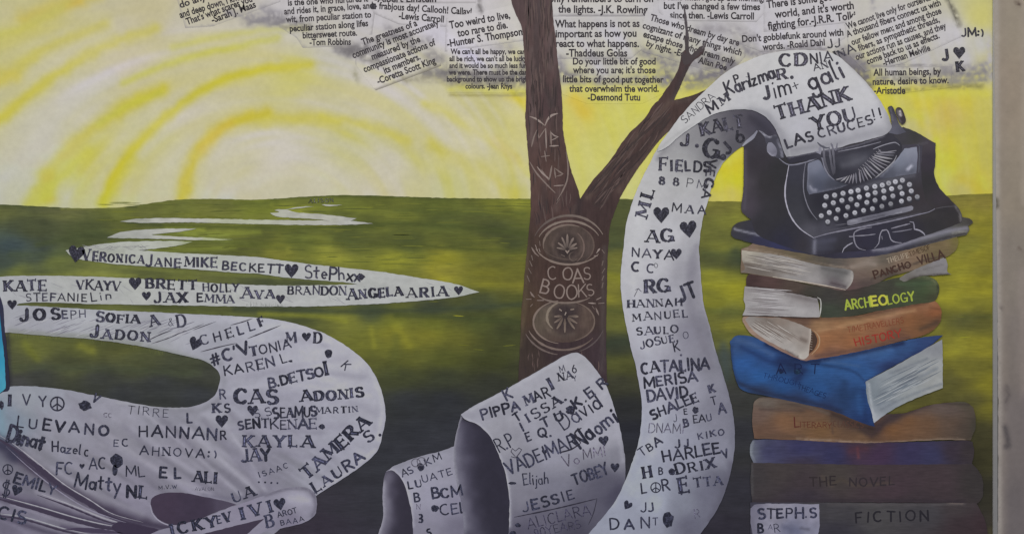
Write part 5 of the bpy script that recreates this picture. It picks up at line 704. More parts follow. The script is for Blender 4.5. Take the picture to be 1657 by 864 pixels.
b = book('navy and purple book with pale rounded left end', 1400, 749, [('p', 'cover', [(1214, 718, 1), (1220, 711), (1300, 712), (1400, 716), (1560, 712), (1573, 714, 1), (1576, 730), (1572, 750, 1), (1400, 751), (1219, 748, 1), (1213, 734)],
   [(1217, 730, (92, 96, 108)), (1240, 730, (56, 56, 84)), (1300, 730, (50, 50, 82)), (1350, 735, (46, 46, 76)), (1390, 730, (62, 46, 62)), (1420, 732, (60, 44, 66)), (1470, 735, (50, 46, 74)), (1510, 735, (50, 50, 78)), (1540, 730, (52, 44, 54)), (1565, 730, (50, 44, 46)), (1300, 747, (54, 48, 62)), (1400, 718, (58, 46, 54))], [([(1218, 714), (1214, 732), (1220, 746)], 2.4, (126, 132, 138), .7), ([(1387, 724), (1389, 740)], 2, (112, 62, 62), .6), ([(1376, 728), (1400, 726)], 6, (74, 44, 52), .5), ([(1240, 738), (1330, 734)], 3, (66, 66, 96), .4)])], 25.6)
b = book('wide orange brown literary book under the tilted blue one', 1400, 712, [('p', 'cover', [(1218, 660, 1), (1221, 648), (1234, 642), (1270, 645), (1330, 652), (1400, 668), (1460, 668), (1500, 656), (1545, 650), (1566, 652), (1576, 664), (1578, 690), (1570, 712, 1), (1520, 711), (1400, 716), (1300, 712), (1220, 709, 1), (1217, 685)],
   [(1225, 670, (96, 78, 70)), (1240, 650, (92, 84, 78)), (1280, 650, (84, 72, 64)), (1270, 680, (112, 82, 60)), (1320, 670, (100, 76, 60)), (1330, 690, (108, 80, 54)), (1240, 700, (92, 70, 58)), (1345, 680, (92, 72, 56)), (1380, 690, (84, 64, 52)), (1390, 700, (100, 76, 56)), (1440, 690, (112, 78, 50)), (1470, 680, (106, 76, 52)), (1500, 685, (96, 72, 54)), (1540, 685, (84, 68, 58)), (1520, 655, (88, 76, 72)), (1540, 660, (84, 72, 68)), (1560, 690, (68, 58, 52)), (1580, 690, (56, 54, 46)), (1480, 660, (84, 70, 64)), (1550, 645, (66, 66, 50)), (1412, 690, (60, 46, 46)), (1440, 672, (64, 54, 56))],
   [([(1225, 636), (1290, 652), (1345, 668), (1412, 694), (1440, 676), (1500, 652)], 5, (44, 34, 34), .75), ([(1222, 650), (1240, 645), (1290, 652), (1340, 668)], 3.4, (116, 104, 92), .5), ([(1230, 662), (1300, 664)], 2.4, (72, 58, 54), .6), ([(1300, 705), (1230, 706)], 3, (84, 66, 56), .5), ([(1290, 710), (1340, 712), (1410, 716), (1470, 714), (1530, 710), (1560, 712)], 1.8, (136, 118, 104), .8), ([(1500, 650), (1568, 654)], 2.6, (54, 46, 44), .6), ([(1392, 692), (1410, 704), (1422, 690)], 4, (56, 42, 44), .7), ([(1344, 668), (1347, 700)], 1.6, (72, 56, 50), .6), ([(1350, 676), (1380, 690), (1412, 700)], 7, (58, 48, 46), .5), ([(1420, 690), (1460, 668), (1500, 650)], 7, (62, 52, 56), .6)])], 26.4)
word('Literary', 1285, 690, 1342, 692, 16, 't', b, 27.4, (84, 42, 34), kind='paint') if 0 else None
word('L', 1285, 690, 1293, 690, 16, 't', b, 27.4, (78, 36, 32), kind='paint'); word('ITERARY', 1294, 691, 1345, 692, 9, 't', b, 27.4, (84, 42, 34), kind='paint'); word('CLASSICS', 1348, 690, 1396, 692, 10, 't', b, 27.4, (78, 54, 46), kind='paint')
BL = [(1190, 560, (47, 71, 112)), (1205, 590, (43, 80, 135)), (1200, 615, (38, 67, 111)), (1240, 580, (40, 67, 113)), (1230, 610, (42, 84, 140)), (1280, 595, (32, 50, 82)), (1270, 620, (38, 73, 123)), (1320, 630, (39, 74, 123)), (1320, 600, (43, 79, 128)), (1370, 600, (45, 79, 128)), (1430, 575, (53, 86, 134)), (1400, 610, (45, 79, 128)), (1380, 640, (34, 57, 95)), (1360, 650, (37, 57, 92)), (1395, 650, (38, 66, 111)), (1405, 675, (30, 46, 84)), (1470, 565, (49, 77, 119)), (1510, 550, (46, 62, 102)), (1440, 592, (36, 47, 82)), (1480, 572, (38, 51, 89)), (1230, 632, (40, 53, 81)), (1290, 645, (38, 52, 84)), (1340, 662, (38, 50, 84))]
b = book('bright blue art book lying tilted with pale pages to the right', 1400, 680, [('p', 'pages', [(1400, 617, 1), (1460, 585), (1500, 562), (1524, 549, 1), (1525, 590), (1525, 627, 1), (1470, 649), (1435, 668), (1414, 684, 1), (1404, 652)],
     [(1405, 625, (118, 126, 134)), (1420, 640, (112, 120, 128)), (1440, 620, (128, 134, 140)), (1480, 590, (134, 138, 142)), (1515, 560, (128, 130, 136)), (1510, 600, (146, 148, 148)), (1515, 620, (144, 146, 146)), (1470, 635, (136, 140, 142)), (1430, 662, (124, 130, 138)), (1414, 680, (158, 162, 170))], [([(1440, 604), (1500, 580)], 2, (92, 98, 108), .5), ([(1420, 655), (1470, 620), (1515, 596)], 3, (98, 106, 118), .5), ([(1430, 640), (1470, 612)], 2, (92, 100, 110), .4), ([(1405, 620), (1409, 650), (1414, 680)], 2, (164, 168, 174), .7), ([(1425, 662), (1470, 640), (1524, 620)], 2, (96, 102, 112), .5)]),
   ('s', 'page_lines', fan(1408, 622, 1480, 588, 40, 46, 46, [(104, 112, 122), (152, 156, 160), (94, 100, 110)], -.5)),
   ('p', 'cover', [(1181, 552, 1), (1192, 543), (1215, 544), (1242, 556), (1275, 572), (1302, 582), (1350, 576), (1400, 566), (1460, 552), (1490, 546), (1526, 542, 1), (1500, 562), (1460, 584), (1430, 600), (1400, 617, 1), (1403, 645), (1410, 668), (1415, 690, 1), (1395, 684), (1345, 664), (1290, 651), (1235, 639), (1200, 630), (1190, 612), (1184, 585)], BL,
     [([(1240, 557), (1275, 574), (1302, 585), (1350, 579), (1400, 569), (1460, 555)], 4, (22, 28, 54), .75), ([(1192, 550), (1215, 556), (1250, 574)], 4, (71, 93, 131), .5), ([(1200, 562), (1240, 582), (1260, 590)], 4, (28, 46, 86), .6), ([(1262, 582), (1300, 600), (1290, 612)], 8, (26, 34, 66), .6), ([(1320, 588), (1380, 600), (1396, 614)], 2.4, (28, 46, 79), .6), ([(1330, 584), (1390, 592)], 2, (61, 85, 122), .6), ([(1345, 582), (1400, 574), (1440, 564)], 5, (65, 94, 136), .4), ([(1402, 618), (1440, 598), (1500, 565), (1524, 546)], 3, (28, 34, 72), .8), ([(1396, 630), (1402, 660), (1410, 684)], 3, (34, 56, 99), .7), ([(1388, 640), (1392, 668)], 5, (45, 79, 128), .5), ([(1190, 618), (1240, 636), (1300, 648), (1360, 665)], 4, (34, 40, 62), .7), ([(1183, 560), (1184, 590), (1192, 618)], 3, (34, 50, 84), .7), ([(1365, 620), (1366, 655)], 8, (33, 52, 85), .6)])], 27.6)
word('ART', 1256, 604, 1324, 604, 16, 't', b, 29, (20, 28, 60), kind='paint'); blot(1290, 600, 14, 10, b, 28.9, rgb=(26, 44, 64)); blot(1264, 600, 9, 10, b, 28.9, rgb=(24, 36, 64)); word('THROUGH', 1234, 610, 1292, 625, 8, 't', b, 29, (18, 34, 76), kind='paint'); word('THEAGES', 1290, 628, 1334, 644, 8, 't', b, 29, (18, 30, 64), kind='paint')
b = book('orange tan history book with fanned pages at left', 1360, 575, [('p', 'cover', [(1201, 520, 1), (1203, 512), (1262, 512), (1327, 513), (1380, 511), (1430, 501), (1490, 489), (1510, 486), (1520, 496), (1523, 508), (1519, 524), (1500, 540), (1460, 551), (1400, 566), (1350, 576), (1312, 582), (1300, 583), (1280, 576), (1245, 558), (1215, 540)],
     [(1210, 535, (140, 118, 104)), (1250, 556, (130, 108, 98)), (1290, 578, (120, 98, 92)), (1300, 520, (90, 70, 60)), (1325, 525, (134, 104, 76)), (1325, 560, (134, 92, 62)), (1340, 545, (136, 94, 64)), (1340, 572, (112, 80, 66)), (1380, 518, (136, 104, 74)), (1380, 550, (134, 90, 60)), (1420, 530, (130, 88, 62)), (1440, 505, (136, 102, 80)), (1470, 520, (122, 82, 54)), (1490, 530, (106, 74, 50)), (1500, 495, (128, 92, 68)), (1512, 505, (126, 78, 50)), (1518, 520, (84, 62, 46)), (1400, 560, (110, 78, 60)), (1450, 545, (96, 68, 54))],
     [([(1262, 513), (1327, 515), (1380, 513), (1430, 503), (1500, 488)], 3, (70, 50, 40), .7), ([(1322, 535), (1370, 526), (1420, 514), (1480, 502)], 2.6, (158, 124, 92), .6), ([(1505, 497), (1520, 500)], 3, (94, 62, 44), .5), ([(1330, 516), (1400, 513), (1450, 504)], 3, (110, 84, 62), .5), ([(1490, 532), (1515, 522)], 4, (66, 54, 46), .6), ([(1320, 576), (1400, 563), (1470, 546)], 3, (84, 62, 58), .6)]),
   ('p', 'pages', [(1205, 517, 1), (1212, 512), (1240, 514), (1262, 514), (1285, 521), (1312, 532, 1), (1311, 550), (1308, 575, 1), (1301, 581), (1290, 578), (1268, 565), (1235, 547), (1214, 530)], [(1215, 522, (134, 128, 124)), (1230, 535, (158, 152, 148)), (1250, 545, (160, 155, 152)), (1280, 565, (158, 153, 150)), (1300, 575, (168, 162, 156)), (1260, 520, (120, 108, 100)), (1290, 535, (138, 130, 124)), (1305, 545, (136, 126, 120)), (1300, 560, (142, 134, 128)), (1240, 518, (110, 102, 96))],
     [([(1240, 516), (1280, 545)], 2.5, (104, 92, 86), .5), ([(1296, 548), (1304, 552)], 3.5, (84, 72, 66), .6), ([(1270, 567), (1290, 577)], 1.6, (70, 60, 58), .8), ([(1312, 533), (1310, 576)], 2, (176, 168, 160), .7)]),
   ('s', 'page_lines', fan(1212, 516, 1262, 520, 14, 46, 40, [(120, 110, 104), (174, 168, 164), (104, 94, 88)], .62)),
   ('p', 'spine_hollow', [(1312, 534, 1), (1319, 540), (1322, 550), (1319, 562), (1309, 572, 1), (1311, 552)], (66, 50, 42), (), ), ('s', 'page_lines', [([(1310, 536 + k * 4), (1314, 537 + k * 4)], 1.6, (168, 158, 148), .3) for k in range(8)] + [([(1316, 534), (1325, 545), (1324, 560), (1312, 574)], 2, (156, 128, 100), .4)])], 29.6)
word('HISTORY', 1384, 560, 1458, 544, 13, 'm', b, 31.6, (138, 48, 40), kind='paint'); word('TIMETRAVELLERS', 1372, 538, 1462, 522, 9, 't', b, 31.6, (118, 62, 44), kind='paint')
b = book('dark green archeology book with yellow lettering', 1420, 512, [('p', 'cover', [(1207, 452, 1), (1210, 445), (1225, 444), (1270, 452), (1330, 464), (1400, 460), (1440, 452), (1470, 446), (1495, 446), (1512, 452), (1519, 464), (1518, 476), (1511, 487), (1480, 492), (1420, 503), (1370, 512), (1329, 514, 1), (1322, 484), (1290, 476), (1240, 467), (1207, 463, 1)],
     [(1215, 452, (62, 46, 46)), (1240, 456, (76, 58, 56)), (1290, 466, (74, 62, 56)), (1310, 474, (58, 56, 50)), (1340, 480, (56, 54, 52)), (1340, 500, (56, 62, 52)), (1380, 470, (62, 52, 50)), (1400, 480, (56, 54, 50)), (1400, 498, (54, 58, 46)), (1440, 465, (60, 60, 52)), (1450, 490, (58, 64, 48)), (1480, 462, (58, 68, 52)), (1495, 470, (58, 72, 48)), (1490, 485, (62, 70, 50)), (1510, 465, (78, 84, 60)), (1510, 482, (60, 58, 44)), (1470, 450, (58, 62, 46))],
     [([(1480, 448), (1505, 450), (1515, 458)], 2, (116, 118, 84), .5), ([(1210, 462), (1270, 473), (1320, 482)], 2, (46, 38, 38), .7), ([(1517, 460), (1518, 476)], 1.8, (40, 40, 34), .7), ([(1450, 460), (1505, 458)], 3, (72, 94, 66), .4)]),
   ('p', 'pages', [(1205, 463, 1), (1240, 467), (1290, 476), (1322, 483, 1), (1325, 497), (1326, 513, 1), (1290, 513), (1250, 511), (1201, 510, 1), (1206, 496), (1203, 485)], [(1210, 470, (140, 136, 136)), (1210, 500, (150, 147, 148)), (1250, 490, (152, 149, 151)), (1290, 500, (156, 153, 154)), (1320, 490, (132, 128, 130)), (1320, 508, (150, 147, 148)), (1300, 480, (118, 112, 112)), (1260, 476, (146, 142, 142))], [([(1235, 496), (1245, 498)], 3, (128, 122, 128), .5), ([(1270, 476), (1322, 488)], 2.4, (98, 92, 92), .5)]),
   ('s', 'page_lines', fan(1204, 466, 1230, 466, 42, 40, 60, [(128, 123, 124), (170, 166, 168), (116, 110, 112)], .07) + [([(1322, 481), (1327, 484), (1328, 496), (1326, 512)], 1.6, (178, 174, 170), .5), ([(1201, 511), (1250, 512), (1326, 515)], 1.8, (54, 44, 42), .4)])], 31.2)
for t, a, bb in (('ARCH', 1368, 500), ('EO', 1410, 494), ('LOGY', 1436, 491)):
    L = {'ARCH': 40, 'EO': 25, 'LOGY': 43}[t]; word(t, a, bb + 1, a + L, bb + 1 - L * .14, 16 if t != 'LOGY' else 15, 'm' if t != 'EO' else 'b', b, 32.6, (146, 160, 62) if t != 'EO' else (176, 186, 66), kind='paint', jit=.6)
b = book('worn tan brown book directly beneath the typewriter tray', 1400, 460, [('p', 'cover', [(1199, 403, 1), (1210, 399), (1222, 393), (1300, 404), (1340, 412), (1400, 408), (1450, 400), (1500, 390), (1546, 378, 1), (1550, 392), (1543, 408), (1520, 420), (1480, 436), (1440, 448), (1411, 461), (1366, 470), (1330, 464), (1290, 456), (1250, 449), (1198, 441, 1)],
     [(1210, 402, (112, 94, 82)), (1240, 404, (104, 90, 74)), (1290, 416, (94, 84, 66)), (1330, 424, (80, 74, 66)), (1350, 425, (84, 78, 74)), (1390, 430, (112, 100, 90)), (1395, 445, (108, 92, 84)), (1410, 425, (118, 108, 100)), (1430, 420, (84, 78, 70)), (1450, 428, (116, 98, 84)), (1480, 415, (122, 102, 84)), (1500, 405, (104, 90, 68)), (1530, 395, (108, 92, 70)), (1545, 395, (98, 90, 58)), (1520, 412, (98, 86, 62)), (1400, 458, (72, 62, 60)), (1440, 450, (60, 54, 50)), (1380, 465, (84, 66, 66)), (1420, 440, (108, 92, 78)), (1550, 390, (112, 104, 54))],
     [([(1205, 403), (1260, 412), (1310, 424), (1370, 434)], 1.6, (150, 136, 122), .6), ([(1210, 407), (1280, 418), (1340, 430)], 1.4, (72, 62, 52), .5), ([(1378, 432), (1405, 425), (1415, 428)], 4, (140, 128, 120), .5), ([(1410, 452), (1440, 440), (1500, 420), (1528, 415)], 1.6, (56, 48, 46), .7)]),
   ('p', 'pages', [(1200, 405, 1), (1260, 413), (1300, 423), (1335, 431), (1372, 436), (1380, 441), (1379, 455), (1370, 468, 1), (1340, 462), (1300, 455), (1249, 448), (1198, 440, 1), (1205, 434), (1200, 420)], [(1210, 412, (158, 152, 140)), (1250, 425, (148, 144, 142)), (1290, 435, (148, 144, 144)), (1320, 448, (146, 142, 142)), (1340, 440, (104, 102, 102)), (1350, 455, (96, 88, 92)), (1360, 445, (92, 92, 92)), (1374, 450, (148, 144, 142)), (1220, 436, (98, 90, 84)), (1240, 440, (104, 96, 90)), (1310, 430, (130, 126, 124))],
     [([(1200, 426), (1225, 430), (1250, 436)], 1.6, (84, 72, 66), .7), ([(1205, 421), (1240, 430)], 1.5, (170, 164, 156), .6), ([(1330, 434), (1370, 442)], 2.5, (80, 78, 78), .6), ([(1345, 458), (1368, 464)], 2.4, (66, 56, 60), .7), ([(1378, 440), (1379, 455), (1371, 467)], 2, (164, 158, 152), .8)]),
   ('s', 'page_lines', fan(1203, 410, 1260, 416, 24, 46, 60, [(126, 120, 116), (166, 160, 154), (108, 100, 96)], .2) + [([(1250, 448), (1300, 456), (1340, 463), (1368, 469)], 1.5, (176, 166, 154), .5)]),
   ('p', 'pages', [(1462, 456, 1), (1455, 450), (1480, 436), (1528, 416, 1), (1533, 428), (1532, 440), (1539, 444, 1), (1510, 446), (1490, 447)], [(1470, 448, (104, 100, 96)), (1490, 438, (116, 113, 112)), (1520, 425, (124, 121, 124)), (1520, 438, (122, 119, 120))], [([(1470, 452), (1500, 446), (1536, 444)], 1.6, (52, 46, 42), .8), ([(1480, 440), (1525, 428)], 1.2, (92, 88, 88), .5)])], 32.4)
word('THELIFE', 1436, 426, 1470, 416, 7.5, 't', b, 34.2, (166, 152, 134), kind='paint'); word('TIMESOF', 1472, 415, 1505, 403, 7.5, 't', b, 34.2, (62, 46, 34), kind='paint')
word('PANCHO', 1415, 451, 1473, 432, 13, 'b', b, 34.2, (62, 44, 38), kind='paint', small=.8); word('VILLA', 1487, 428, 1528, 417, 14, 'm', b, 34.2, (64, 46, 40), kind='paint')
# ================================================================ tray-like thin book under the typewriter
tb = thing('slim_book', 'slim blue-black hardback with shiny edge right under the typewriter', 'book', 1380, 415, 'books stacked under the typewriter')
paint('cover', [(1183, 375, 1), (1186, 366), (1195, 360), (1216, 356), (1260, 350, 1), (1540, 340, 1), (1556, 351), (1568, 354), (1574, 360), (1566, 366, 1), (1568, 372), (1563, 380, 1), (1530, 388), (1500, 396), (1450, 408), (1400, 416), (1350, 418), (1310, 412), (1270, 405), (1236, 398), (1219, 394), (1190, 386), (1183, 381)],
   [(1190, 365, (56, 54, 56)), (1230, 365, (50, 48, 54)), (1200, 380, (50, 50, 60)), (1230, 388, (46, 46, 68)), (1260, 390, (48, 50, 82)), (1290, 400, (48, 48, 66)), (1320, 408, (44, 42, 52)), (1400, 408, (52, 50, 66)), (1440, 400, (60, 60, 74)), (1560, 362, (66, 64, 62)), (1570, 360, (58, 54, 52)), (1530, 372, (84, 84, 90)), (1555, 376, (96, 96, 88))],
   [([(1188, 371), (1205, 375), (1235, 382)], 1.8, (140, 140, 152), .8), ([(1235, 382), (1260, 386)], 1.5, (84, 86, 116), .6), ([(1412, 404), (1440, 402), (1470, 392), (1500, 383), (1535, 374), (1564, 369)], 3.2, (128, 126, 138), .85), ([(1440, 409), (1490, 396), (1530, 385), (1562, 378)], 2.4, (46, 42, 46), .8), ([(1540, 377), (1564, 374)], 1.6, (140, 138, 136), .6)], tb, 34.6, step=3, mottle=((.03, 14, 6),))
# ================================================================ typewriter
ty = thing('typewriter', 'old black manual typewriter feeding a sheet of paper, on top of the books', 'typewriter', 1360, 412)
def tp(nm, poly, col, st=(), layer=36, parent=None, **k): return paint(nm, poly, col, st, parent or ty, layer, step=k.pop('step', 2.8), mottle=((.025, 14, 14),), **k)
body = tp('body', [(1203, 236, 1), (1213, 227), (1226, 210, 1), (1236, 217), (1248, 222), (1258, 219, 1), (1290, 250), (1440, 215), (1461, 206, 1), (1485, 216), (1502, 226), (1513, 232, 1), (1513, 262), (1511, 282), (1515, 296), (1521, 306), (1531, 317), (1545, 331), (1552, 339), (1556, 350), (1556, 360, 1), (1530, 370), (1500, 380), (1450, 396), (1400, 405), (1360, 408), (1330, 412), (1314, 412, 1), (1280, 402), (1240, 388), (1222, 376), (1216, 357, 1), (1206, 349), (1200, 342), (1199, 334), (1202, 310), (1203, 290)],
   [(1210, 250, (54, 50, 57)), (1206, 300, (67, 62, 69)), (1208, 335, (65, 59, 68)), (1225, 260, (49, 45, 51)), (1240, 300, (46, 44, 47)), (1255, 340, (46, 45, 49)), (1235, 360, (45, 44, 49)), (1230, 230, (54, 52, 60)), (1270, 390, (41, 41, 55)), (1300, 395, (49, 46, 52)), (1285, 375, (45, 44, 52)), (1262, 280, (43, 43, 46)), (1460, 220, (59, 57, 63)), (1480, 222, (54, 54, 52)), (1500, 235, (65, 59, 66)), (1505, 260, (51, 46, 55)), (1500, 300, (46, 45, 47)), (1520, 320, (54, 49, 55)), (1540, 345, (45, 44, 46)), (1500, 345, (54, 51, 52)), (1540, 335, (52, 47, 51)),
    (1320, 395, (65, 65, 77)), (1335, 398, (59, 59, 71)), (1360, 400, (46, 45, 52)), (1400, 390, (45, 43, 57)), (1440, 385, (46, 45, 57)), (1480, 372, (45, 43, 52)), (1510, 365, (45, 44, 47)), (1545, 355, (49, 46, 47))],
   [([(1205, 245), (1206, 300), (1204, 338)], 3, (79, 74, 84), .6), ([(1318, 390), (1317, 402), (1318, 410)], 3, (126, 126, 141), .7), ([(1325, 392), (1350, 388)], 4, (76, 76, 92), .5), ([(1490, 345), (1530, 340)], 3, (39, 38, 41), .4), ([(1545, 333), (1553, 345), (1554, 358)], 2, (136, 132, 132), .6), ([(1322, 410), (1400, 404)], 4, (38, 35, 44), .5), ([(1430, 246), (1470, 238), (1500, 231)], 2, (83, 81, 88), .5)], 36)
tp('front_frame', [(1277, 268, 1), (1303, 264), (1327, 256), (1350, 250), (1455, 236), (1484, 234), (1492, 236, 1), (1490, 280), (1496, 320), (1508, 340, 1), (1487, 347), (1420, 362), (1356, 376), (1317, 385, 1), (1296, 371), (1281, 352), (1273, 331), (1270, 312), (1271, 294)],
   [(1285, 280, (52, 52, 62)), (1285, 320, (51, 51, 58)), (1290, 350, (56, 56, 63)), (1310, 372, (76, 75, 84)), (1320, 350, (45, 45, 52)), (1340, 370, (70, 69, 79)), (1330, 330, (38, 37, 46)), (1360, 345, (35, 34, 44)), (1420, 330, (35, 34, 44)), (1450, 320, (38, 37, 45)), (1400, 320, (38, 37, 46)), (1450, 300, (56, 56, 62)), (1485, 260, (62, 59, 69)), (1485, 320, (52, 47, 51)), (1480, 345, (56, 53, 57)), (1400, 360, (41, 39, 49)), (1440, 280, (76, 76, 84)), (1420, 298, (63, 63, 71)), (1340, 265, (51, 51, 60))],
   [([(1380, 306), (1420, 296), (1460, 288), (1478, 284)], 3, (98, 98, 109), .5), ([(1300, 300), (1302, 330), (1312, 350)], 4, (39, 39, 46), .6)], 36.4)
strokes_obj('frame_edge', ty, 37, [([(1276, 268), (1273, 285), (1270, 305), (1271, 326), (1279, 350), (1294, 370), (1316, 385)], 2.2, (160, 158, 171), .4), ([(1316, 385), (1340, 378), (1390, 368), (1440, 358), (1487, 347), (1503, 343), (1512, 338)], 2.6, (119, 117, 130), .4)])
strokes_obj('frame_edge', ty, 37.1, [([(1258, 255), (1276, 267), (1303, 263), (1328, 254)], 2, (117, 117, 130), .5)])
strokes_obj('frame_edge', ty, 37.05, [([(1512, 338), (1528, 335), (1545, 334)], 1.4, (76, 74, 79), .3)])
for _q in [([(1303, 264), (1300, 285), (1300, 310), (1306, 332), (1313, 345), (1322, 356)], 1.8, (111, 110, 121), .4), ([(1303, 263), (1327, 254), (1334, 272), (1341, 284), (1350, 292)], 2.2, (115, 115, 128), .4), ([(1484, 234), (1487, 238), (1486, 280)], 1.5, (79, 81, 90), .4)]: strokes_obj('frame_edge', ty, 37.2, [_q])
tp('side_plate', [(1307, 265, 1), (1324, 259), (1331, 270), (1338, 282), (1349, 291), (1372, 300, 1), (1350, 307), (1309, 315, 1), (1305, 305), (1306, 285)], [(1320, 270, (117, 120, 136)), (1330, 285, (89, 94, 111)), (1310, 300, (98, 100, 113)), (1340, 300, (62, 63, 74)), (1320, 300, (59, 63, 79)), (1365, 300, (52, 54, 63))], [([(1310, 302), (1314, 308), (1320, 308)], 2.2, (149, 149, 164), .8), ([(1308, 314), (1340, 308), (1372, 301)], 1.6, (115, 115, 128), .6), ([(1306, 270), (1306, 300)], 1.5, (132, 133, 147), .5)], 37)
tp('side_plate', [(1463, 241, 1), (1483, 238, 1), (1484, 255), (1482, 281, 1), (1450, 286), (1405, 294, 1), (1424, 284), (1440, 269), (1452, 255)], [(1470, 245, (132, 135, 149)), (1455, 262, (119, 124, 139)), (1475, 262, (111, 113, 128)), (1470, 278, (76, 78, 90)), (1440, 280, (76, 78, 90)), (1415, 291, (56, 56, 67))], [([(1468, 275), (1474, 269)], 2.4, (179, 179, 194), .9), ([(1425, 285), (1442, 269), (1455, 252)], 1.5, (139, 141, 156), .6), ([(1450, 285), (1480, 280)], 1.4, (111, 111, 124), .5)], 37)
# type basket
tp('type_basket', [(1345, 250, 1), (1375, 243), (1440, 222), (1452, 226), (1459, 238), (1455, 252), (1438, 270), (1418, 286), (1392, 296), (1365, 297), (1350, 290), (1344, 270)], [(1360, 260, (59, 59, 69)), (1380, 258, (76, 76, 85)), (1370, 280, (46, 45, 55)), (1400, 250, (59, 59, 69)), (1420, 240, (52, 51, 60)), (1440, 260, (45, 44, 51)), (1400, 290, (41, 40, 48)), (1350, 275, (39, 39, 47))], [([(1365, 268), (1385, 262), (1400, 256)], 6, (102, 102, 111), .4), ([(1352, 252), (1400, 242), (1440, 230)], 3, (43, 42, 51), .5)], 37.4)
inn = smooth([(1366, 287), (1384, 280), (1397, 271), (1406, 261), (1414, 252), (1422, 246)], False, 3.); out = smooth([(1352, 291), (1370, 297), (1392, 296), (1416, 286), (1436, 269), (1448, 248)], False, 3.)
for i in range(20):
    t = i / 19.; a = inn[int(t * (len(inn) - 1))]; c = out[int(t * (len(out) - 1))]
    strokes_obj('type_bar', ty, 37.8 + .02 * i, [([tuple(a), tuple((a + c) / 2 + np.array([0, .6])), tuple(c)], random.uniform(2, 2.8), random.choice([(124, 121, 130), (145, 143, 149), (104, 103, 113)]), .3)])
strokes_obj('segment_teeth', ty, 38.2, [([(1388 + 3.6 * k, 274 - 3.6 * k), (1392 + 3.7 * k, 277 - 3.4 * k)], 1.3, (154, 151, 158), .4) for k in range(10)])['kind'] = 'stuff'
strokes_obj('basket_rim', ty, 38.3, [([(1416, 288), (1432, 275), (1446, 261), (1450, 252)], 2, (143, 142, 149), .4)])
strokes_obj('basket_rim', ty, 38.3, [([(1412, 242), (1430, 235), (1448, 231), (1455, 236)], 1.8, (134, 133, 143), .4)])
strokes_obj('basket_rim', ty, 38.3, [([(1416, 250), (1450, 244)], 1.8, (126, 124, 132), .4), ([(1424, 243), (1420, 247)], 3, (107, 105, 115), .5)])
for q in ([(1332, 236), (1334, 262), (1342, 282)], [(1341, 238), (1344, 262), (1348, 284)], [(1346, 234), (1349, 262), (1350, 282)]):
    strokes_obj('type_guide', ty, 43.2, [(q, 3.4, (111, 110, 121), .6, (63, 62, 71))])
strokes_obj('type_guide', ty, 43.4, [([(1322, 231), (1327, 236), (1336, 240), (1341, 240)], 3, (79, 79, 90), .5), ([(1344, 232), (1347, 240), (1352, 244), (1354, 232)], 2.6, (104, 103, 115), .5), ([(1320, 246), (1326, 248), (1326, 238)], 5, (128, 127, 139), .5)])
# carriage, platen and knobs
tp('platen', [(1272, 256, 1), (1318, 246), (1355, 241), (1380, 236), (1425, 222), (1442, 214), (1448, 226, 1), (1400, 240), (1355, 250), (1318, 258), (1278, 265, 1)], [(1290, 258, (46, 45, 55)), (1340, 248, (57, 56, 66)), (1420, 228, (51, 50, 58))], [([(1276, 255), (1318, 246), (1380, 236), (1430, 220)], 1.6, (128, 126, 139), .6)], 38.6)
strokes_obj('platen_edge', ty, 39, [([(1355, 246), (1390, 239), (1425, 230)], 1.6, (124, 123, 134), .4)])
tp('carriage_end', [(1226, 211, 1), (1234, 214), (1243, 221), (1256, 219), (1262, 232), (1267, 246), (1268, 256, 1), (1256, 256), (1250, 250), (1240, 235), (1236, 222)], [(1250, 228, (59, 59, 69)), (1258, 245, (79, 79, 90)), (1240, 222, (67, 66, 77)), (1262, 252, (54, 54, 63))], [([(1228, 211), (1236, 219), (1246, 222)], 2, (160, 159, 171), .8), ([(1232, 212), (1245, 217), (1256, 219)], 2, (111, 110, 121), .5), ([(1258, 228), (1264, 242), (1265, 254)], 1.8, (143, 143, 156), .7)], 38.8)
tp('platen_knob', [(1240, 238), (1243, 231), (1248, 231), (1254, 238), (1257, 246), (1255, 253), (1248, 253), (1242, 247)], [(1246, 238, (132, 132, 145)), (1250, 246, (119, 118, 132)), (1254, 250, (81, 80, 92))], [([(1242, 248), (1249, 253), (1255, 251)], 1.6, (158, 157, 171), .7)], 39.2)
strokes_obj('paper_bail', ty, 39.4, [([(1201, 237), (1208, 230), (1218, 222), (1225, 212)], 5, (143, 143, 154), .5, (117, 117, 130))])
tp('carriage_end', [(1436, 174, 1), (1442, 172), (1446, 178), (1452, 196), (1458, 206), (1466, 214, 1), (1452, 218), (1438, 216, 1), (1442, 200)], [(1442, 180, (52, 50, 58)), (1448, 195, (76, 74, 84)), (1448, 210, (102, 102, 117)), (1456, 212, (63, 63, 73))], [([(1440, 175), (1444, 195)], 1.6, (117, 115, 126), .5), ([(1448, 178), (1454, 198)], 1.6, (41, 39, 46), .7)], 38.8)
tp('platen_knob', [(1449, 176), (1455, 174), (1460, 178), (1464, 190), (1465, 198), (1460, 202), (1455, 198), (1450, 188)], [(1456, 190, (56, 51, 55)), (1460, 180, (49, 41, 41))], [([(1455, 181), (1457, 187)], 2, (220, 214, 214), .9), ([(1450, 178), (1456, 198)], 1.4, (119, 115, 124), .5)], 39.2)
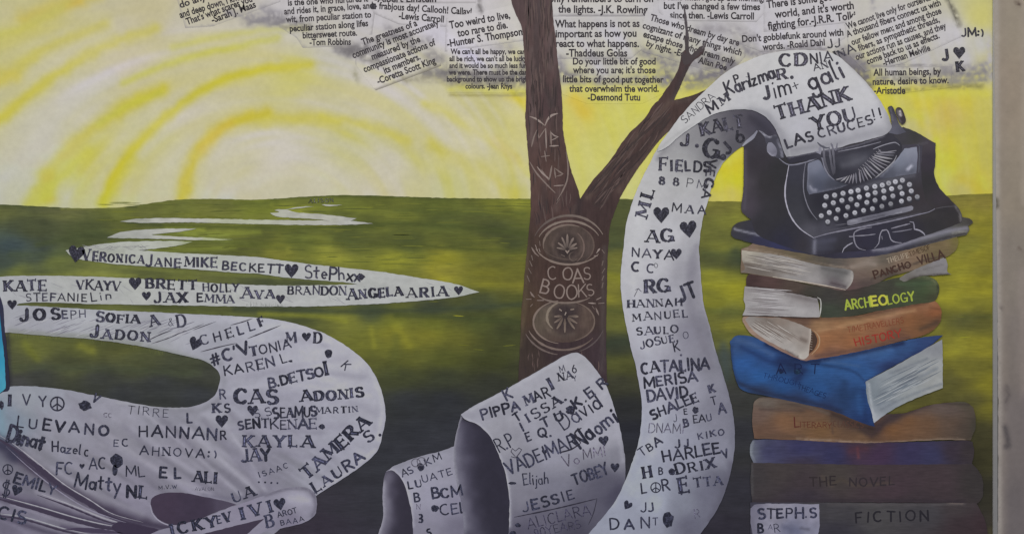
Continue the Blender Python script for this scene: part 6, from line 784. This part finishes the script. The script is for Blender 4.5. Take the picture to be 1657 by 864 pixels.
# keys
KY = [[(262, 278), (360, 262), (458, 240), (550, 220), (633, 205), (730, 180), (828, 160), (915, 145), (990, 122), (1067, 105), (1149, 88), (1231, 137)], [(245, 380), (345, 350), (445, 322), (550, 308), (648, 282), (747, 258), (832, 232), (932, 212), (1023, 187), (1121, 170), (1252, 212)],
      [(205, 500), (298, 463), (398, 430), (512, 400), (620, 372), (735, 345), (830, 320), (935, 293), (1038, 270), (1145, 242), (1229, 303), (1321, 280)], [(280, 570), (378, 532), (492, 498), (595, 465), (697, 438), (800, 418), (910, 390), (1013, 362), (1138, 330)]]
for j, row in enumerate(KY):
    for i, (kx, ky) in enumerate(row):
        cx = 1300 + kx / 7.2; cy = 280 + ky / 7.2; sz = 4.5 - .1 * j; br = random.uniform(.86, 1.08) * (.8 if (kx, ky) in ((1321, 280), (910, 390), (1013, 362), (512, 400)) else 1)
        kk = Ribbons(39.5 + .25 * j + .012 * i); c1 = tuple(v * br for v in (170, 170, 178)); c2 = tuple(v * br for v in (112, 112, 120))
        kk.poly([(cx + .4 + sz * .95 * math.cos(a * .628), cy + 3.4 + sz * .8 * math.sin(a * .628)) for a in range(10)], tuple(v * .72 for v in (74, 74, 84)))
        kk.poly([(cx + sz * math.cos(a * .524), cy + sz * .98 * math.sin(a * .524)) for a in range(12)], c2)
        kk.poly([(cx - .3 + sz * .86 * math.cos(a * .524), cy - .5 + sz * .8 * math.sin(a * .524)) for a in range(12)], c1)
        kk.line([(cx - 1.4, cy + random.uniform(-1.4, 0)), (cx + random.uniform(-.5, .8), cy + random.uniform(.4, 1.6)), (cx + 1.5, cy - .6)], 1.1, (96, 96, 106), .6, None, 1.5)
        ko = kk.build('key', ty)
tp('space_bar', [(1370, 358, 1), (1373, 356), (1400, 350), (1440, 341), (1474, 333), (1477, 335), (1476, 340), (1472, 342), (1440, 349), (1400, 359), (1375, 365), (1371, 364)], [(1380, 359, (112, 111, 122)), (1420, 350, (96, 95, 106)), (1455, 343, (108, 107, 118)), (1470, 338, (120, 119, 130))], [([(1376, 358), (1386, 358)], 1.6, (150, 149, 160), .7), ([(1395, 355), (1430, 348)], 1.2, (60, 59, 68), .6), ([(1450, 346), (1458, 344)], 1.2, (168, 167, 178), .8)], 38, step=2.4)
strokes_obj('front_rail', ty, 37.3, [([(1350, 365), (1370, 362)], 1.4, (84, 83, 92), .4), ([(1330, 374), (1370, 368), (1440, 355), (1490, 344)], 1.4, (76, 75, 84), .4)])
# ================================================================ sheet in the typewriter
w7 = paint('typed_sheet', [(1064, 246, 1), (1066, 236), (1084, 211), (1098, 192), (1121, 166), (1141, 147), (1170, 121), (1194, 106), (1230, 91), (1256, 85), (1283, 82), (1310, 82), (1334, 84), (1354, 91), (1376, 109), (1399, 132), (1421, 160), (1434, 182), (1440, 198), (1442, 207), (1437, 215), (1425, 221), (1403, 227), (1375, 234), (1355, 240), (1319, 246), (1291, 252), (1272, 255, 1), (1268, 246), (1260, 222), (1250, 203), (1237, 189), (1222, 181), (1208, 178), (1194, 178), (1180, 179), (1153, 186), (1126, 202), (1098, 222), (1080, 238)],
      [(1080, 225, (176, 174, 180)), (1110, 190, (178, 176, 182)), (1160, 150, (182, 179, 184)), (1210, 110, (184, 181, 186)), (1280, 95, (186, 184, 188)), (1330, 100, (180, 178, 184)), (1370, 120, (184, 182, 188)), (1230, 150, (180, 178, 186)), (1210, 170, (176, 174, 182)), (1300, 140, (184, 182, 190)), (1260, 200, (168, 166, 176)), (1400, 160, (184, 182, 190)), (1350, 190, (182, 180, 190)), (1290, 215, (174, 172, 184)), (1420, 185, (180, 178, 188)), (1438, 200, (160, 158, 168)), (1350, 230, (150, 148, 160)), (1290, 242, (148, 146, 156)), (1400, 218, (156, 154, 166)), (1275, 248, (138, 137, 147)), (1320, 238, (150, 148, 160))],
      [([(1272, 244), (1320, 236), (1375, 226), (1425, 212)], 7, (136, 134, 146), .55), ([(1215, 178), (1240, 186), (1262, 214), (1274, 246)], 6, (128, 126, 138), .55), ([(1440, 180), (1443, 205), (1430, 222)], 6, (120, 118, 130), .5), ([(1180, 181), (1208, 180), (1232, 189), (1250, 208), (1262, 232), (1269, 252)], 4, (140, 138, 148), .6), ([(1275, 238), (1278, 254)], 2, (160, 158, 168), .6), ([(1282, 243), (1320, 238), (1360, 232)], 3, (122, 120, 132), .4), ([(1425, 172), (1438, 196), (1438, 210)], 5, (142, 140, 150), .4), ([(1376, 108), (1400, 132), (1424, 165)], 3, (150, 146, 152), .6), ([(1244, 195), (1256, 212)], 4, (130, 128, 140), .5), ([(1060, 246), (1090, 222), (1120, 202)], 2.5, (146, 144, 150), .4)], PS, 42, step=3., mottle=((.012, 20, 20), (.008, 6, 6)))
grp(w7, 43, [('CD', 1262, 109, 1305, 107, 21, 'w'), ('NIA', 1311, 103, 1346, 98, 17, 'm'), ('ANI', 1317, 116, 1345, 109, 11.5, 'b'), ('J', 1236, 161, 1249, 158, 22, 'b'), ('im', 1253, 160, 1281, 154, 31, 't'), ('+', 1285, 147, 1297, 143, 15, 'r'), ('gali', 1312, 148, 1366, 125, 32, 'r'), ('Karizma', 1177, 155, 1254, 127, 24, 'm', dict(jit=.6)), ('R.', 1259, 131, 1284, 127, 18, 'w'), ('P', 1189, 135, 1199, 132, 14, 'b'), ('J', 1207, 133, 1217, 131, 14, 'b'), ('MM', 1148, 185, 1181, 163, 15, 'b'), ('SANDRA', 1108, 201, 1157, 159, 12, 't'),
   ('THANK', 1258, 195, 1376, 162, 24, 'w', dict(jit=.5)), ('YOU', 1318, 212, 1386, 193, 23, 'w', dict(jit=.4)), ('LAS', 1273, 240, 1316, 227, 16, 'b'), ('CRUCES', 1325, 224, 1412, 201, 15, 'b'), ('!!', 1413, 195, 1427, 191, 17, 'm')])
# ================================================================ eyeglasses
eg = thing('eyeglasses', 'thin wire eyeglasses resting against the front of the typewriter', 'eyeglasses', 1430, 400)
GC = (122, 120, 132)
strokes_obj('left_lens_rim', eg, 44, [([(1410, 368), (1392, 371), (1382, 376), (1381, 384), (1383, 394), (1389, 402), (1400, 405)], 2, GC, .4)])
strokes_obj('left_lens_rim', eg, 44, [([(1382, 382), (1400, 381), (1416, 379)], 1.8, (124, 122, 134), .4)])
strokes_obj('bridge', eg, 44.2, [([(1414, 402), (1421, 394), (1423, 381), (1427, 373), (1434, 372), (1438, 379), (1441, 388), (1448, 392), (1458, 393)], 2, (132, 130, 142), .4)])
strokes_obj('right_lens_rim', eg, 44, [([(1441, 370), (1456, 366), (1472, 362)], 2, (128, 126, 138), .4)])
strokes_obj('right_lens_rim', eg, 44, [([(1443, 376), (1458, 374), (1475, 371)], 1.8, (112, 110, 122), .4)])
strokes_obj('nose_pad', eg, 44, [([(1426, 382), (1427, 388)], 2, (112, 110, 122), .6)])
strokes_obj('hinge', eg, 44.2, [([(1471, 359), (1477, 360), (1479, 372)], 2.4, (124, 122, 134), .6)])
strokes_obj('hinge', eg, 44.2, [([(1373, 383), (1380, 383)], 3, (124, 122, 134), .6)])
strokes_obj('temple', eg, 44.3, [([(1478, 371), (1487, 373), (1494, 378), (1496, 381)], 2.6, (140, 138, 150), .5)])
strokes_obj('temple', eg, 44.3, [([(1379, 393), (1371, 397), (1365, 402), (1362, 409)], 2.6, (138, 136, 148), .5)])
